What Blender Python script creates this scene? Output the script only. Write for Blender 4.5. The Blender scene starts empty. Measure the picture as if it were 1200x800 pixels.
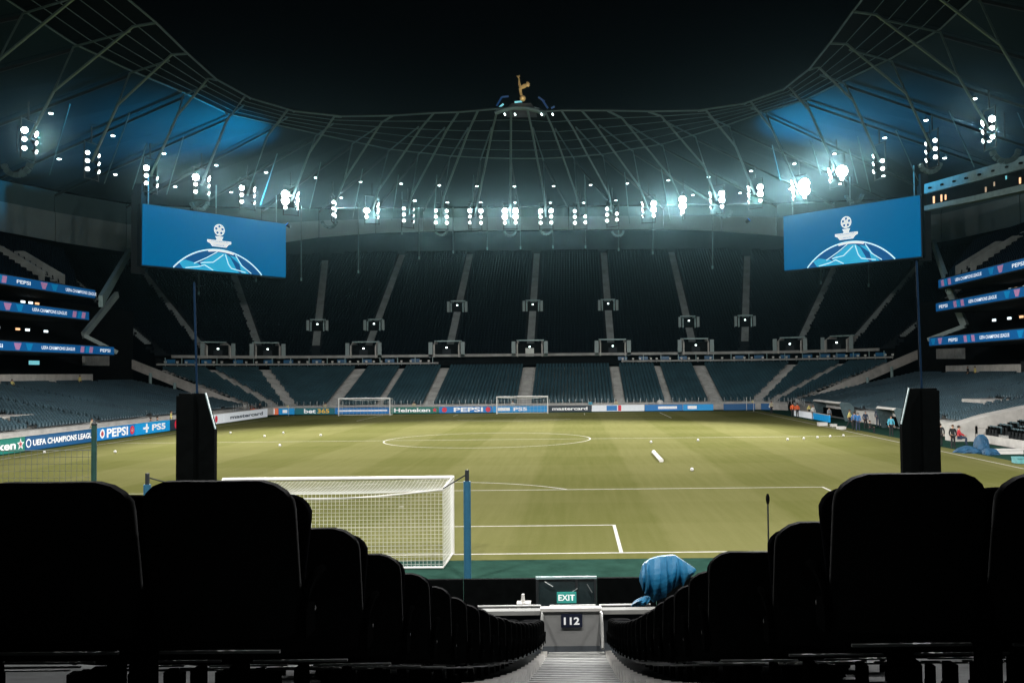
import bpy, bmesh, math, random
import numpy as np
from mathutils import Vector, Matrix
random.seed(7)
PI = math.pi
R = math.radians
sc = bpy.context.scene
col = sc.collection

# ------------------------------------------------------------------ camera, world, exposure
CAM = Vector((7.72, -30.4, 5.86))
FPX = 1083.0
PITCH, ROLL, AX = R(1.96), R(-0.573), 671.8
cam_data = bpy.data.cameras.new('camera')
cam = bpy.data.objects.new('camera', cam_data)
col.objects.link(cam)
cam_data.sensor_width = 36
cam_data.lens = 36 * FPX / 1200
cam_data.shift_x = -(AX - 600) / 1200
cam_data.clip_start = 0.05
cam_data.clip_end = 1500
CROT = Matrix.Rotation(PI / 2 + PITCH, 4, 'X') @ Matrix.Rotation(ROLL, 4, 'Z')
cam.matrix_world = Matrix.Translation(CAM) @ CROT
sc.camera = cam

world = bpy.data.worlds.new('World')
sc.world = world
world.use_nodes = True
bg = world.node_tree.nodes['Background']
bg.inputs[0].default_value = (0.35, 0.6, 1.0, 1)      # clear night sky, almost black
bg.inputs[1].default_value = 0.0006
sc.view_settings.view_transform = 'Standard'
sc.view_settings.look = 'None'
sc.view_settings.exposure = 0
sc.view_settings.gamma = 1
try:
    sc.cycles.max_bounces = 6
    sc.cycles.diffuse_bounces = 2
    sc.cycles.volume_bounces = 0
    sc.cycles.sample_clamp_indirect = 3
    sc.cycles.use_light_tree = True
    sc.cycles.use_denoising = True
except Exception:
    pass

LAMP_POWER = 27500.0
HAZE_DENSITY = 0.000034

# a point of the photograph's pixel grid (1200x800) brought to a real distance
def ray(px, py):
    d = Vector(((px - AX) / FPX, (400 - py) / FPX, -1))
    return (CROT.to_3x3() @ d)
def at_y(px, py, Y):
    d = ray(px, py); t = (Y - CAM.y) / d.y
    return CAM + d * t
def at_z(px, py, Z):
    d = ray(px, py); t = (Z - CAM.z) / d.z
    return CAM + d * t
def at_x(px, py, X):
    d = ray(px, py); t = (X - CAM.x) / d.x
    return CAM + d * t
def lerp(a, b, t): return a + (b - a) * t
def interp(x, pts):
    if x <= pts[0][0]: return pts[0][1]
    for (x0, y0), (x1, y1) in zip(pts, pts[1:]):
        if x <= x1: return y0 + (y1 - y0) * (x - x0) / (x1 - x0)
    return pts[-1][1]

# ------------------------------------------------------------------ materials
def lin(c): return tuple((v / 12.92 if v <= 0.04045 else ((v + 0.055) / 1.055) ** 2.4) for v in c)
def hexc(h):
    h = h.lstrip('#'); return lin(tuple(int(h[i:i + 2], 16) / 255 for i in (0, 2, 4)))
MATS = {}
def mat(name, color, rough=0.6, metal=0.0, var=0.25, scale=3.0, bump=0.0, emit=0.0, ecol=None, spec=0.5, trans=0.0, detail=5.0):
    if name in MATS: return MATS[name]
    m = bpy.data.materials.new(name); m.use_nodes = True
    nt = m.node_tree; b = nt.nodes['Principled BSDF']
    b.inputs['Roughness'].default_value = rough
    b.inputs['Metallic'].default_value = metal
    b.inputs['Specular IOR Level'].default_value = spec
    b.inputs['Transmission Weight'].default_value = trans
    tc = nt.nodes.new('ShaderNodeTexCoord')
    nz = nt.nodes.new('ShaderNodeTexNoise'); nz.inputs['Scale'].default_value = scale
    nz.inputs['Detail'].default_value = detail; nz.inputs['Roughness'].default_value = 0.65
    nt.links.new(tc.outputs['Object'], nz.inputs['Vector'])
    mx = nt.nodes.new('ShaderNodeMix'); mx.data_type = 'RGBA'
    mr = nt.nodes.new('ShaderNodeMapRange')
    mr.inputs['From Min'].default_value = 0.3; mr.inputs['From Max'].default_value = 0.7
    nt.links.new(nz.outputs['Fac'], mr.inputs['Value'])
    nt.links.new(mr.outputs['Result'], mx.inputs['Factor'])
    mx.inputs['A'].default_value = tuple(c * (1 - var) for c in color) + (1,)
    mx.inputs['B'].default_value = tuple(min(1, c * (1 + var)) for c in color) + (1,)
    nt.links.new(mx.outputs['Result'], b.inputs['Base Color'])
    if bump:
        bp = nt.nodes.new('ShaderNodeBump'); bp.inputs['Strength'].default_value = bump
        bp.inputs['Distance'].default_value = 0.02
        nt.links.new(nz.outputs['Fac'], bp.inputs['Height']); nt.links.new(bp.outputs['Normal'], b.inputs['Normal'])
    if emit:
        b.inputs['Emission Color'].default_value = tuple(ecol or color) + (1,)
        b.inputs['Emission Strength'].default_value = emit
    MATS[name] = m
    return m

M_conc = mat('concrete', (0.30, 0.30, 0.285), 0.85, var=0.3, scale=0.6, bump=0.3)
M_conc_light = mat('pale_concrete', (0.46, 0.44, 0.41), 0.85, var=0.22, scale=0.8, bump=0.2)
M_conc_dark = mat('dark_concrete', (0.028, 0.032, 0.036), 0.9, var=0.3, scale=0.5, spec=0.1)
M_void = mat('shade_black', (0.006, 0.007, 0.008), 0.95, var=0.3, scale=1, spec=0.05)  # near-black colour stands in for shade in openings and recesses
M_seat_far = mat('navy_seat_plastic', (0.040, 0.074, 0.092), 0.45, var=0.35, scale=0.25)
M_seat_up = mat('shaded_seat_plastic', (0.002, 0.0045, 0.008), 0.6, var=0.3, scale=0.2, spec=0.05)  # seat colour darkened for upper tiers that the floodlights barely reach
M_seat = mat('black_seat_fabric', (0.005, 0.005, 0.006), 0.85, var=0.2, scale=40, bump=0.15, spec=0.0)
M_seat_shell = mat('black_seat_shell', (0.006, 0.0065, 0.0065), 0.8, var=0.2, scale=12, spec=0.01)
M_rail = mat('galvanised_steel', (0.32, 0.34, 0.34), 0.4, 0.7, var=0.25, scale=6)
M_white = mat('white_paint', (0.62, 0.60, 0.57), 0.5, var=0.06, scale=3)
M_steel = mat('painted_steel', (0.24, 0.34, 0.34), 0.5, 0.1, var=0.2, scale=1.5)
M_roofsteel = mat('roof_cable_steel', (0.10, 0.155, 0.155), 0.45, 0.3, var=0.15, scale=0.6)
M_dark_steel = mat('dark_steel', (0.015, 0.018, 0.02), 0.6, 0.2, var=0.2, scale=1.5)
M_grey_panel = mat('grey_metal_panel', (0.25, 0.31, 0.31), 0.6, 0.1, var=0.14, scale=0.12)
M_teal_panel = mat('teal_metal_panel', (0.085, 0.14, 0.145), 0.6, 0.1, var=0.14, scale=0.12)
M_roof = mat('roof_lining', (0.006, 0.019, 0.024), 0.7, 0.0, spec=0.12, var=0.16, scale=0.08)
M_glass = mat('roof_glazing', (0.004, 0.006, 0.007), 0.9, spec=0.02, metal=0.0, var=0.3, scale=0.1)
M_blue_post = mat('blue_padding', (0.012, 0.085, 0.15), 0.6, var=0.12, scale=5)
M_black_pad = mat('black_padding', (0.0022, 0.0026, 0.0026), 0.85, var=0.3, scale=4, spec=0.01)
M_rubber = mat('black_rubber', (0.004, 0.004, 0.004), 0.9, var=0.2, spec=0.0)
M_net = mat('net_cord', (0.7, 0.7, 0.66), 0.7, var=0.1)
M_net_dark = mat('dark_net_cord', (0.10, 0.11, 0.09), 0.7, var=0.1)
M_gold = mat('gilded_metal', (0.8, 0.55, 0.25), 0.35, 0.2, var=0.3, scale=1.5)

def grass_mat():
    m = bpy.data.materials.new('pitch_grass'); m.use_nodes = True; nt = m.node_tree
    b = nt.nodes['Principled BSDF']; b.inputs['Roughness'].default_value = 0.9
    b.inputs['Specular IOR Level'].default_value = 0.0
    g = nt.nodes.new('ShaderNodeNewGeometry'); sp = nt.nodes.new('ShaderNodeSeparateXYZ')
    nt.links.new(g.outputs['Position'], sp.inputs[0])
    def M(op, a, b_=None):
        n = nt.nodes.new('ShaderNodeMath'); n.operation = op
        for i, v in enumerate((a, b_)):
            if v is None: continue
            if isinstance(v, (int, float)): n.inputs[i].default_value = v
            else: nt.links.new(v, n.inputs[i])
        return n.outputs[0]
    def tri(v, period, off=0.0):     # soft-edged square wave 0..1
        s = M('SINE', M('MULTIPLY', M('ADD', v, off), PI / period))
        s = M('MULTIPLY', s, 9.0); n = nt.nodes.new('ShaderNodeClamp'); nt.links.new(M('ADD', M('MULTIPLY', s, 0.5), 0.5), n.inputs[0]); return n.outputs[0]
    nz0 = nt.nodes.new('ShaderNodeTexNoise'); nz0.inputs['Scale'].default_value = 0.35; nz0.inputs['Detail'].default_value = 3
    nt.links.new(g.outputs['Position'], nz0.inputs['Vector'])
    wob = M('MULTIPLY', M('SUBTRACT', nz0.outputs['Fac'], 0.5), 0.7)
    sx = tri(M('ADD', sp.outputs[0], wob), 5.5)
    sy = tri(M('ADD', sp.outputs[1], wob), 5.83)
    stripe = M('ADD', M('MULTIPLY', sx, 0.7), M('MULTIPLY', sy, 0.3))
    nz = nt.nodes.new('ShaderNodeTexNoise'); nz.inputs['Scale'].default_value = 0.09; nz.inputs['Detail'].default_value = 6; nz.inputs['Roughness'].default_value = 0.6
    nt.links.new(g.outputs['Position'], nz.inputs['Vector'])
    nf = nt.nodes.new('ShaderNodeTexNoise'); nf.inputs['Scale'].default_value = 7; nf.inputs['Detail'].default_value = 8; nf.inputs['Roughness'].default_value = 0.8
    nt.links.new(g.outputs['Position'], nf.inputs['Vector'])
    mp = nt.nodes.new('ShaderNodeMapping'); mp.inputs['Scale'].default_value = (3.0, 0.16, 1)
    nt.links.new(g.outputs['Position'], mp.inputs['Vector'])
    ns = nt.nodes.new('ShaderNodeTexNoise'); ns.inputs['Scale'].default_value = 1.0; ns.inputs['Detail'].default_value = 4
    nt.links.new(mp.outputs[0], ns.inputs['Vector'])
    f = M('ADD', M('MULTIPLY', stripe, 0.38), M('MULTIPLY', nz.outputs['Fac'], 0.55))
    f = M('ADD', f, M('MULTIPLY', M('SUBTRACT', nf.outputs['Fac'], 0.5), 0.5))
    f = M('ADD', f, M('MULTIPLY', M('SUBTRACT', ns.outputs['Fac'], 0.5), 0.5))
    cr = nt.nodes.new('ShaderNodeValToRGB')
    cr.color_ramp.elements[0].color = (0.090, 0.093, 0.028, 1); cr.color_ramp.elements[0].position = 0.1
    cr.color_ramp.elements[1].color = (0.138, 0.133, 0.054, 1); cr.color_ramp.elements[1].position = 0.85
    nt.links.new(f, cr.inputs[0]); nt.links.new(cr.outputs[0], b.inputs['Base Color'])
    bp = nt.nodes.new('ShaderNodeBump'); bp.inputs['Strength'].default_value = 0.4; bp.inputs['Distance'].default_value = 0.03
    nt.links.new(nf.outputs['Fac'], bp.inputs['Height']); nt.links.new(bp.outputs['Normal'], b.inputs['Normal'])
    return m
M_grass = grass_mat()
M_runoff = mat('green_runoff_turf', (0.018, 0.047, 0.036), 1.0, var=0.25, scale=1.2, bump=0.3, spec=0.0)
M_line = mat('pitch_line_paint', (0.40, 0.385, 0.34), 0.8, var=0.22, scale=5)

M_arm = mat('matt_black_arm', (.003, .0032, .0032), .9, var=.2, spec=.0)
M_upstair = mat('dimmed_upper_stair', (0.17, 0.19, 0.19), 0.9, var=.3, scale=.5)  # stair concrete darkened in colour for the poorly lit upper tiers
# ------------------------------------------------------------------ helpers
OFF = {}
def tag(o, label=None, cat=None, group=None, kind=None):
    if label: o['label'] = label
    if cat: o['category'] = cat
    if group: o['group'] = group
    if kind: o['kind'] = kind
    return o
def thing(name, loc, label, cat, group=None, rz=0.0, kind=None):
    o = bpy.data.objects.new(name, None); col.objects.link(o)
    o.empty_display_size = 0.2
    o.location = loc; o.rotation_euler = (0, 0, rz)
    OFF[o.name] = Vector(loc)
    return tag(o, label, cat, group, kind)
class MB:
    def __init__(s): s.v = []; s.f = []
    def add(s, vs, fs):
        n = len(s.v); s.v += [tuple(p) for p in vs]; s.f += [tuple(i + n for i in f) for f in fs]; return s
    def box(s, x0, x1, y0, y1, z0, z1):
        return s.add([(x0, y0, z0), (x1, y0, z0), (x1, y1, z0), (x0, y1, z0), (x0, y0, z1), (x1, y0, z1), (x1, y1, z1), (x0, y1, z1)],
                     [(0, 3, 2, 1), (4, 5, 6, 7), (0, 1, 5, 4), (1, 2, 6, 5), (2, 3, 7, 6), (3, 0, 4, 7)])
    def beam(s, a, b, w, h, up=Vector((0, 0, 1))):
        a = Vector(a); b = Vector(b); d = (b - a).normalized()
        if abs(d.dot(up)) > 0.98: up = Vector((0, 1, 0))
        x = d.cross(up).normalized() * w / 2; y = x.cross(d).normalized() * h / 2
        vs = [a - x - y, a + x - y, a + x + y, a - x + y, b - x - y, b + x - y, b + x + y, b - x + y]
        return s.add(vs, [(0, 1, 2, 3), (7, 6, 5, 4), (4, 5, 1, 0), (5, 6, 2, 1), (6, 7, 3, 2), (7, 4, 0, 3)])
    def tube(s, pts, r, n=6, r1=None, cap=True):
        pts = [Vector(p) for p in pts]; k = len(pts); rings = []
        base = len(s.v)
        up = Vector((0.13, 0.31, 0.94))
        for i, p in enumerate(pts):
            d = (pts[min(i + 1, k - 1)] - pts[max(i - 1, 0)]).normalized()
            u = up if abs(d.dot(up)) < 0.95 else Vector((1, 0, 0))
            x = d.cross(u).normalized(); y = x.cross(d).normalized()
            rr = r if r1 is None else lerp(r, r1, i / (k - 1))
            if isinstance(r, (list, tuple)): rr = r[i]
            for j in range(n):
                a = 2 * PI * j / n; s.v.append(tuple(p + x * (math.cos(a) * rr) + y * (math.sin(a) * rr)))
        for i in range(k - 1):
            for j in range(n):
                a = base + i * n + j; b = base + i * n + (j + 1) % n
                s.f.append((a, b, b + n, a + n))
        if cap:
            s.f.append(tuple(base + j for j in range(n))[::-1]); s.f.append(tuple(base + (k - 1) * n + j for j in range(n)))
        return s
    def disc(s, c, nrm, r, n=12, t=0.0):
        c = Vector(c); nrm = Vector(nrm).normalized()
        u = Vector((0, 0, 1)) if abs(nrm.z) < 0.9 else Vector((1, 0, 0))
        x = nrm.cross(u).normalized(); y = x.cross(nrm)
        ring = [c + x * math.cos(2 * PI * j / n) * r + y * math.sin(2 * PI * j / n) * r for j in range(n)]
        if t: s.tube([c, c + nrm * t], r, n); return s
        return s.add(ring, [tuple(range(n))])
    def prism(s, poly, vec):
        n = len(poly); v = Vector(vec)
        return s.add([Vector(p) for p in poly] + [Vector(p) + v for p in poly],
                     [tuple(range(n))[::-1], tuple(range(n, 2 * n))] + [(j, (j + 1) % n, n + (j + 1) % n, n + j) for j in range(n)])
    def sphere(s, c, r, n=12, m=8, sx=1, sy=1, sz=1):
        c = Vector(c); vs = []; fs = []
        for i in range(m + 1):
            th = PI * i / m
            for j in range(n):
                a = 2 * PI * j / n
                vs.append(c + Vector((sx * r * math.sin(th) * math.cos(a), sy * r * math.sin(th) * math.sin(a), sz * r * math.cos(th))))
        for i in range(m):
            for j in range(n):
                a = i * n + j; b = i * n + (j + 1) % n
                fs.append((a, a + n, b + n, b))
        return s.add(vs, fs)
    def mesh(s, name, m, off=None, smooth=False):
        me = bpy.data.meshes.new(name)
        vs = s.v if off is None else [(p[0] - off[0], p[1] - off[1], p[2] - off[2]) for p in s.v]
        me.from_pydata(vs, [], s.f); me.validate()
        bm = bmesh.new(); bm.from_mesh(me)
        if smooth: bmesh.ops.remove_doubles(bm, verts=bm.verts, dist=1e-5)
        bmesh.ops.recalc_face_normals(bm, faces=bm.faces); bm.to_mesh(me); bm.free()
        if smooth:
            me.polygons.foreach_set('use_smooth', [True] * len(me.polygons))
            try: me.set_sharp_from_angle(angle=R(40))
            except Exception: pass
        if m: me.materials.append(m)
        return me
    def build(s, name, m, parent=None, smooth=False, w=True, **props):
        off = OFF.get(parent.name) if (parent is not None and w) else None
        me = s.mesh(name, m, off, smooth)
        o = bpy.data.objects.new(name, me); col.objects.link(o)
        if parent is not None:
            o.parent = parent
            if parent.name in OFF: OFF[o.name] = OFF[parent.name]
        return tag(o, **props) if props else o
def link_mesh(name, me, parent=None, loc=(0, 0, 0), m=None):
    o = bpy.data.objects.new(name, me); col.objects.link(o); o.location = loc
    if parent is not None:
        o.parent = parent
        if parent.name in OFF: OFF[o.name] = OFF[parent.name]
    return o
KIDS = {}
def children(o): return [c for c in bpy.data.objects if c.parent == o]
def copy_tree(o, parent=None, kids=None):
    if kids is None: kids = tree_of(o)
    c = o.copy(); col.objects.link(c)
    if parent is not None: c.parent = parent
    for ch, sub in kids: copy_tree(ch, c, sub)
    return c
def tree_of(o):
    return [(ch, tree_of(ch)) for ch in children(o)]
def text_mesh(body, size=1.0, extrude=0.0, align='CENTER', bold=0.0, shear=0.0):
    cu = bpy.data.curves.new('lettering', 'FONT'); cu.body = body; cu.size = size; cu.extrude = extrude
    cu.align_x = align; cu.align_y = 'CENTER'; cu.offset = bold; cu.shear = shear; cu.resolution_u = 3
    o = bpy.data.objects.new('tmp', cu); col.objects.link(o)
    bpy.context.view_layer.update()
    me = bpy.data.meshes.new_from_object(o.evaluated_get(bpy.context.evaluated_depsgraph_get()))
    bpy.data.objects.remove(o); me.name = 'lettering'
    return me
def put_text(name, body, m, parent, origin, xdir, ydir, size, width=None, thick=0.0, bold=0.0, shear=0.0, off=0.02):
    me = text_mesh(body, 1.0, 0.0, bold=bold, shear=shear)
    xd = Vector(xdir).normalized(); yd = Vector(ydir).normalized(); nd = xd.cross(yd).normalized()
    xs = [v.co.x for v in me.vertices]; ys = [v.co.y for v in me.vertices]
    cx = (min(xs) + max(xs)) / 2; cy = (min(ys) + max(ys)) / 2
    sy = size / max(1e-6, max(ys) - min(ys)); sx = sy if width is None else width / (max(xs) - min(xs))
    o0 = Vector(origin) - (OFF.get(parent.name) or Vector((0, 0, 0)))
    for v in me.vertices:
        v.co = o0 + xd * ((v.co.x - cx) * sx) + yd * ((v.co.y - cy) * sy) + nd * off
    me.materials.append(m)
    o = bpy.data.objects.new(name, me); col.objects.link(o); o.parent = parent
    return o
def fast_mesh(name, tmpl_v, tmpl_f, mats4, m):
    """many copies of one small template; mats4: array (N,3,4)"""
    V = np.array(tmpl_v, dtype=np.float64); F = np.array(tmpl_f, dtype=np.int64)
    A = np.array(mats4); N = len(A); nv = len(V)
    W = np.einsum('nij,vj->nvi', A[:, :, :3], V) + A[:, None, :, 3]
    W = W.reshape(-1, 3)
    FF = (F[None] + (np.arange(N) * nv)[:, None, None]).reshape(-1, F.shape[1])
    me = bpy.data.meshes.new(name)
    me.vertices.add(len(W)); me.vertices.foreach_set('co', W.ravel())
    k = F.shape[1]
    me.loops.add(FF.size); me.loops.foreach_set('vertex_index', FF.ravel())
    me.polygons.add(len(FF)); me.polygons.foreach_set('loop_start', np.arange(len(FF)) * k)
    me.polygons.foreach_set('loop_total', np.full(len(FF), k))
    me.update(calc_edges=True)
    me.materials.append(m)
    o = bpy.data.objects.new(name, me); col.objects.link(o)
    return o
def xf(x, y, z, ang, s=1.0):
    c, n = math.cos(ang) * s, math.sin(ang) * s
    return [[c, -n, 0, x], [n, c, 0, y], [0, 0, s, z]]
ORD = ['first', 'second', 'third', 'fourth', 'fifth', 'sixth', 'seventh', 'eighth', 'ninth', 'tenth', 'eleventh', 'twelfth', 'thirteenth',
       'fourteenth', 'fifteenth', 'sixteenth', 'seventeenth', 'eighteenth', 'nineteenth', 'twentieth', 'twenty-first', 'twenty-second', 'twenty-third', 'twenty-fourth', 'twenty-fifth']

# ------------------------------------------------------------------ ground and pitch
MB().box(-200, 200, -60, 260, -0.6, -0.03).build('ground', M_conc_dark, kind='structure')
MB().box(-40, 40, -8.0, 112.4, -0.2, -0.012).build('runoff_turf', M_runoff, kind='structure')
pitch = MB().box(-36.0, 35.6, -1.0, 107.5, -0.1, 0.0).build('pitch', M_grass, kind='structure')
LZ = 0.004
def strip(x0, x1, y0, y1, name='pitch_line'):
    MB().add([(x0, y0, LZ), (x1, y0, LZ), (x1, y1, LZ), (x0, y1, LZ)], [(0, 1, 2, 3)]).build(name, M_line, pitch)
def arc(cx, cy, r, a0, a1, w=0.12, z=LZ + 0.003):
    n = max(8, int(abs(a1 - a0) / R(3))); vs = []; fs = []
    for i in range(n + 1):
        a = lerp(a0, a1, i / n)
        vs += [(cx + (r - w / 2) * math.cos(a), cy + (r - w / 2) * math.sin(a), z), (cx + (r + w / 2) * math.cos(a), cy + (r + w / 2) * math.sin(a), z)]
    for i in range(n): fs.append((2 * i, 2 * i + 1, 2 * i + 3, 2 * i + 2))
    MB().add(vs, fs).build('pitch_arc', M_line, pitch)
w = 0.12
strip(-34, 34, -w, 0); strip(-34, 34, 105, 105 + w)
strip(-34 - w, -34, -w, 105 + w); strip(34, 34 + w, -w, 105 + w)
strip(-34, 34, 52.44, 52.56)
for s, y0 in ((1, 0), (-1, 105)):
    for hw, dep in ((20.16, 16.5), (9.16, 5.5)):
        ya, yb = sorted((y0, y0 + s * dep))
        strip(-hw - w, -hw, ya, yb); strip(hw, hw + w, ya, yb)
        yl = y0 + s * dep
        strip(-hw, hw, min(yl, yl - s * w), max(yl, yl - s * w))
    yc = y0 + s * 11
    a = math.acos(5.5 / 9.15)
    arc(0, yc, 9.15, s * PI / 2 - a, s * PI / 2 + a)
    MB().disc((0, yc, LZ), (0, 0, 1), 0.11).build('penalty_spot', M_line, pitch)
    for sx in (-1, 1):
        a0 = (0 if sx < 0 else PI / 2) if s > 0 else (-PI / 2 if sx < 0 else PI)
        arc(sx * 34, y0, 1.0, a0, a0 + PI / 2)
arc(0, 52.5, 9.15, 0, 2 * PI)

# ------------------------------------------------------------------ south stand (opposite end)
def ring_pt(off, s):
    """rounded U: s in metres along the line at this offset, 0 at the centre, + to the right; returns x,y,outward angle"""
    L = 32.0; rad = 8.0 + off; sg = 1 if s >= 0 else -1; s = abs(s)
    if s <= L: return sg * s, 112.8 + off, PI / 2
    a = (s - L) / rad
    if a <= PI / 2:
        return sg * (L + rad * math.sin(a)), 104.8 + rad * math.cos(a), (PI / 2 - sg * a)
    e = (s - L) - rad * PI / 2
    return sg * (L + rad), 104.8 - e, (0 if sg > 0 else PI)
def ring_s_at_angle(off, deg):    # deg measured from the +x axis for the right corner
    return 32 + (8 + off) * R(90 - deg)
def endline(x): return 107.5 + max(0, abs(x) - 40) * 0.46
SEAT_V = []
SEAT_F = []
def _bx(x0, x1, y0, y1, z0, z1, tilt=0.0):
    n = len(SEAT_V)
    for (x, y, z) in [(x0, y0, z0), (x1, y0, z0), (x1, y1, z0), (x0, y1, z0), (x0, y0, z1), (x1, y0, z1), (x1, y1, z1), (x0, y1, z1)]:
        SEAT_V.append((x, y + (z - z0) * tilt, z))
    for f in [(4, 5, 6, 7), (0, 1, 5, 4), (1, 2, 6, 5), (2, 3, 7, 6), (3, 0, 4, 7)]: SEAT_F.append(tuple(i + n for i in f))
# local frame: faces -y (towards the pitch)
_bx(-0.22, 0.22, 0.10, 0.17, 0.30, 0.88, 0.15)     # backrest
_bx(-0.21, 0.21, 0.01, 0.10, 0.34, 0.76, 0.05)     # folded pan
_bx(-0.26, -0.225, -0.12, 0.16, 0.42, 0.60)        # armrest
SEAT_V1 = [v for v in SEAT_V[:8]]; SEAT_F1 = SEAT_F[:5]

def tier(off0, z0, rows, run, rise, aisles_x, aisles_deg, aw, gaps_x=(), limit=None, smax=999):
    """returns terrace strips, seat matrices"""
    mats = []; vs = []; fs = []
    for k in range(rows):
        off = off0 + run * k; z = z0 + rise * k
        smx = min(smax, 32 + (8 + off) * PI / 2 + 2)
        ais = [(a, aw) for a in aisles_x] + [(sg * ring_s_at_angle(off, d), aw) for d in aisles_deg for sg in (-1, 1)] + [(a, 0.45) for a in gaps_x]
        # tread + riser
        ss = [(-smx) + 2 * smx * i / 80 for i in range(81)]
        for j, s in enumerate(ss[:-1]):
            p = ring_pt(off, s); q = ring_pt(off, ss[j + 1]); p2 = ring_pt(off + run, s * (smx + run) / smx); 
            # same angular fraction on the next offset
            def nxt(s_):
                if abs(s_) <= 32: return ring_pt(off + run, s_)
                return ring_pt(off + run, (1 if s_ > 0 else -1) * (32 + (abs(s_) - 32) * (8 + off + run) / (8 + off)))
            p2 = nxt(s); q2 = nxt(ss[j + 1])
            if p[1] < endline(p[0]) or q[1] < endline(q[0]): continue
            if limit and not limit(k, s): continue
            n = len(vs)
            vs += [(p[0], p[1], z), (q[0], q[1], z), (q2[0], q2[1], z), (p2[0], p2[1], z), (p2[0], p2[1], z + rise), (q2[0], q2[1], z + rise)]
            fs += [(n, n + 1, n + 2, n + 3), (n + 3, n + 2, n + 5, n + 4)]
        for s in [sg_ * (0.28 + 0.56 * i_) for i_ in range(int(smx / 0.56)) for sg_ in (-1, 1)]:
            if any(abs(s - a) < w_ for a, w_ in ais): continue
            x, y, ang = ring_pt(off + run * 0.62, s)
            if y < endline(x) + 0.6: continue
            if limit and not limit(k, s): continue
            jit = random.uniform(-0.015, 0.015)
            mats.append(xf(x, y, z, ang - PI / 2 + jit))
    return vs, fs, mats

ss_ = thing('grandstand', (0, 112.8, 0), 'far dark two-tier grandstand behind the opposite goal with grey radial stairways', 'grandstand')
vs, fs, seats_l = tier(0.0, 1.0, 25, 0.8, 0.238, [0, 14.9, -14.9, 29.7, -29.7], [60, 41], 0.95, gaps_x=(-22.3, 22.3))
MB().add(vs, fs).build('lower_terrace', M_conc, ss_)
def lim(k, s): return k <= interp(abs(s), [(36, 46), (60, 42), (95, 36), (140, 28)])
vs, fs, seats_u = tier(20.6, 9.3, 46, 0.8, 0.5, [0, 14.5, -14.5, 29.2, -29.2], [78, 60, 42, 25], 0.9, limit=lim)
MB().add(vs, fs).build('upper_terrace', mat('shaded_upper_concrete', (.010, .013, .016), .9, var=.3, spec=.05), ss_)  # concrete darkened in colour to match the unlit tier
o = fast_mesh('stadium_seating', SEAT_V, SEAT_F, seats_l, mat('dimmed_navy_seat', (.022, .058, .074), .5, var=.3, scale=.25)); tag(o, 'massed navy seats filling the lower tier of the far stand', 'seating', kind='stuff')  # navy seat colour darkened for the dimmer far stand
o = fast_mesh('stadium_seating', SEAT_V1, SEAT_F1, seats_u, M_seat_up); tag(o, 'massed seats coloured near-black for shade, filling the upper tier of the far stand', 'seating', kind='stuff')

def ring_band(off, z0, z1, t, s0, s1, n=60):
    mb = MB(); P = []
    for i in range(n + 1):
        s = lerp(s0, s1, i / n); x, y, a = ring_pt(off, s)
        if y < endline(x): continue
        P.append((x, y, a))
    vs = []; fs = []
    for (x, y, a) in P:
        nx, ny = math.cos(a) * t, math.sin(a) * t
        vs += [(x, y, z0), (x, y, z1), (x + nx, y + ny, z1), (x + nx, y + ny, z0)]
    for i in range(len(P) - 1):
        b = 4 * i
        for j in range(4): fs.append((b + j, b + (j + 1) % 4, b + 4 + (j + 1) % 4, b + 4 + j))
    fs += [(3, 2, 1, 0), tuple(len(vs) - 4 + j for j in range(4))]
    return mb.add(vs, fs)
ring_band(20.2, 8.95, 9.40, 0.25, -85, 85).build('tier_parapet', M_conc, ss_)
ring_band(0.0, 0.0, 0.98, 0.2, -52, 52).build('front_wall', M_conc_light, ss_)
ring_band(-0.02, 1.05, 1.12, 0.06, -50, 50, 120).build('front_rail', M_white, ss_)
pm = MB()
for i in range(101):
    x, y, a = ring_pt(0.0, -50 + i)
    pm.box(x - .04, x + .04, y - .05, y + .03, 0.98, 1.9)
pm.build('rail_posts', M_rail, ss_, kind='stuff')
for s0, s1 in ((-80, -16.2), (16.2, 80)):
    ring_band(20.3, 7.75, 8.02, 0.35, s0, s1).build('concourse_ledge', M_conc, ss_)
    mm = MB(); s = s0 + .8
    while s < s1:
        x, y, a = ring_pt(20.35, s)
        if y > endline(x): mm.box(x - .06, x + .06, y, y + .08, 8.0, 8.97)
        s += 3.1
    mm.build('concourse_posts', M_steel, ss_, kind='stuff')
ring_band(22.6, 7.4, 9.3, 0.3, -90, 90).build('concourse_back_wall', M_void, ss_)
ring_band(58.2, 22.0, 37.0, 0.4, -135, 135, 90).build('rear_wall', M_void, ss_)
# standing table tops and bar stools on the concourse
M_blueglow = mat('blue_lit_acrylic', (0.01, 0.06, 0.13), 0.4, emit=0.06, ecol=(0.03, 0.25, 0.5))
M_warm = mat('warm_lit_panel', (0.5, 0.4, 0.3), 0.5, emit=0.5, ecol=(0.8, 0.55, 0.35))
cc = thing('concourse_counter', (0, 133.9, 7.75), 'dim row of counters and pale stools behind the ledge between the far tiers', 'counter')
for nm, mt, step in (('stool', M_white, 1.7), ('counter', M_blueglow, 4.3)):
    mm = MB()
    for s0, s1 in ((-66, -16.5), (16.5, 66)):
        s = s0
        while s < s1:
            x, y, a = ring_pt(21.4, s)
            if y > endline(x) + 1:
                if nm == 'stool': mm.box(x - .16, x + .16, y - .15, y + .15, 8.15, 8.45); mm.box(x - .03, x + .03, y - .03, y + .03, 7.6, 8.15)
                else: mm.box(x - .8, x + .8, y + .2, y + .5, 8.1, 8.7)
            s += step * random.uniform(0.6, 1.4)
    mm.build(nm, mt, cc, kind='stuff')

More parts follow.
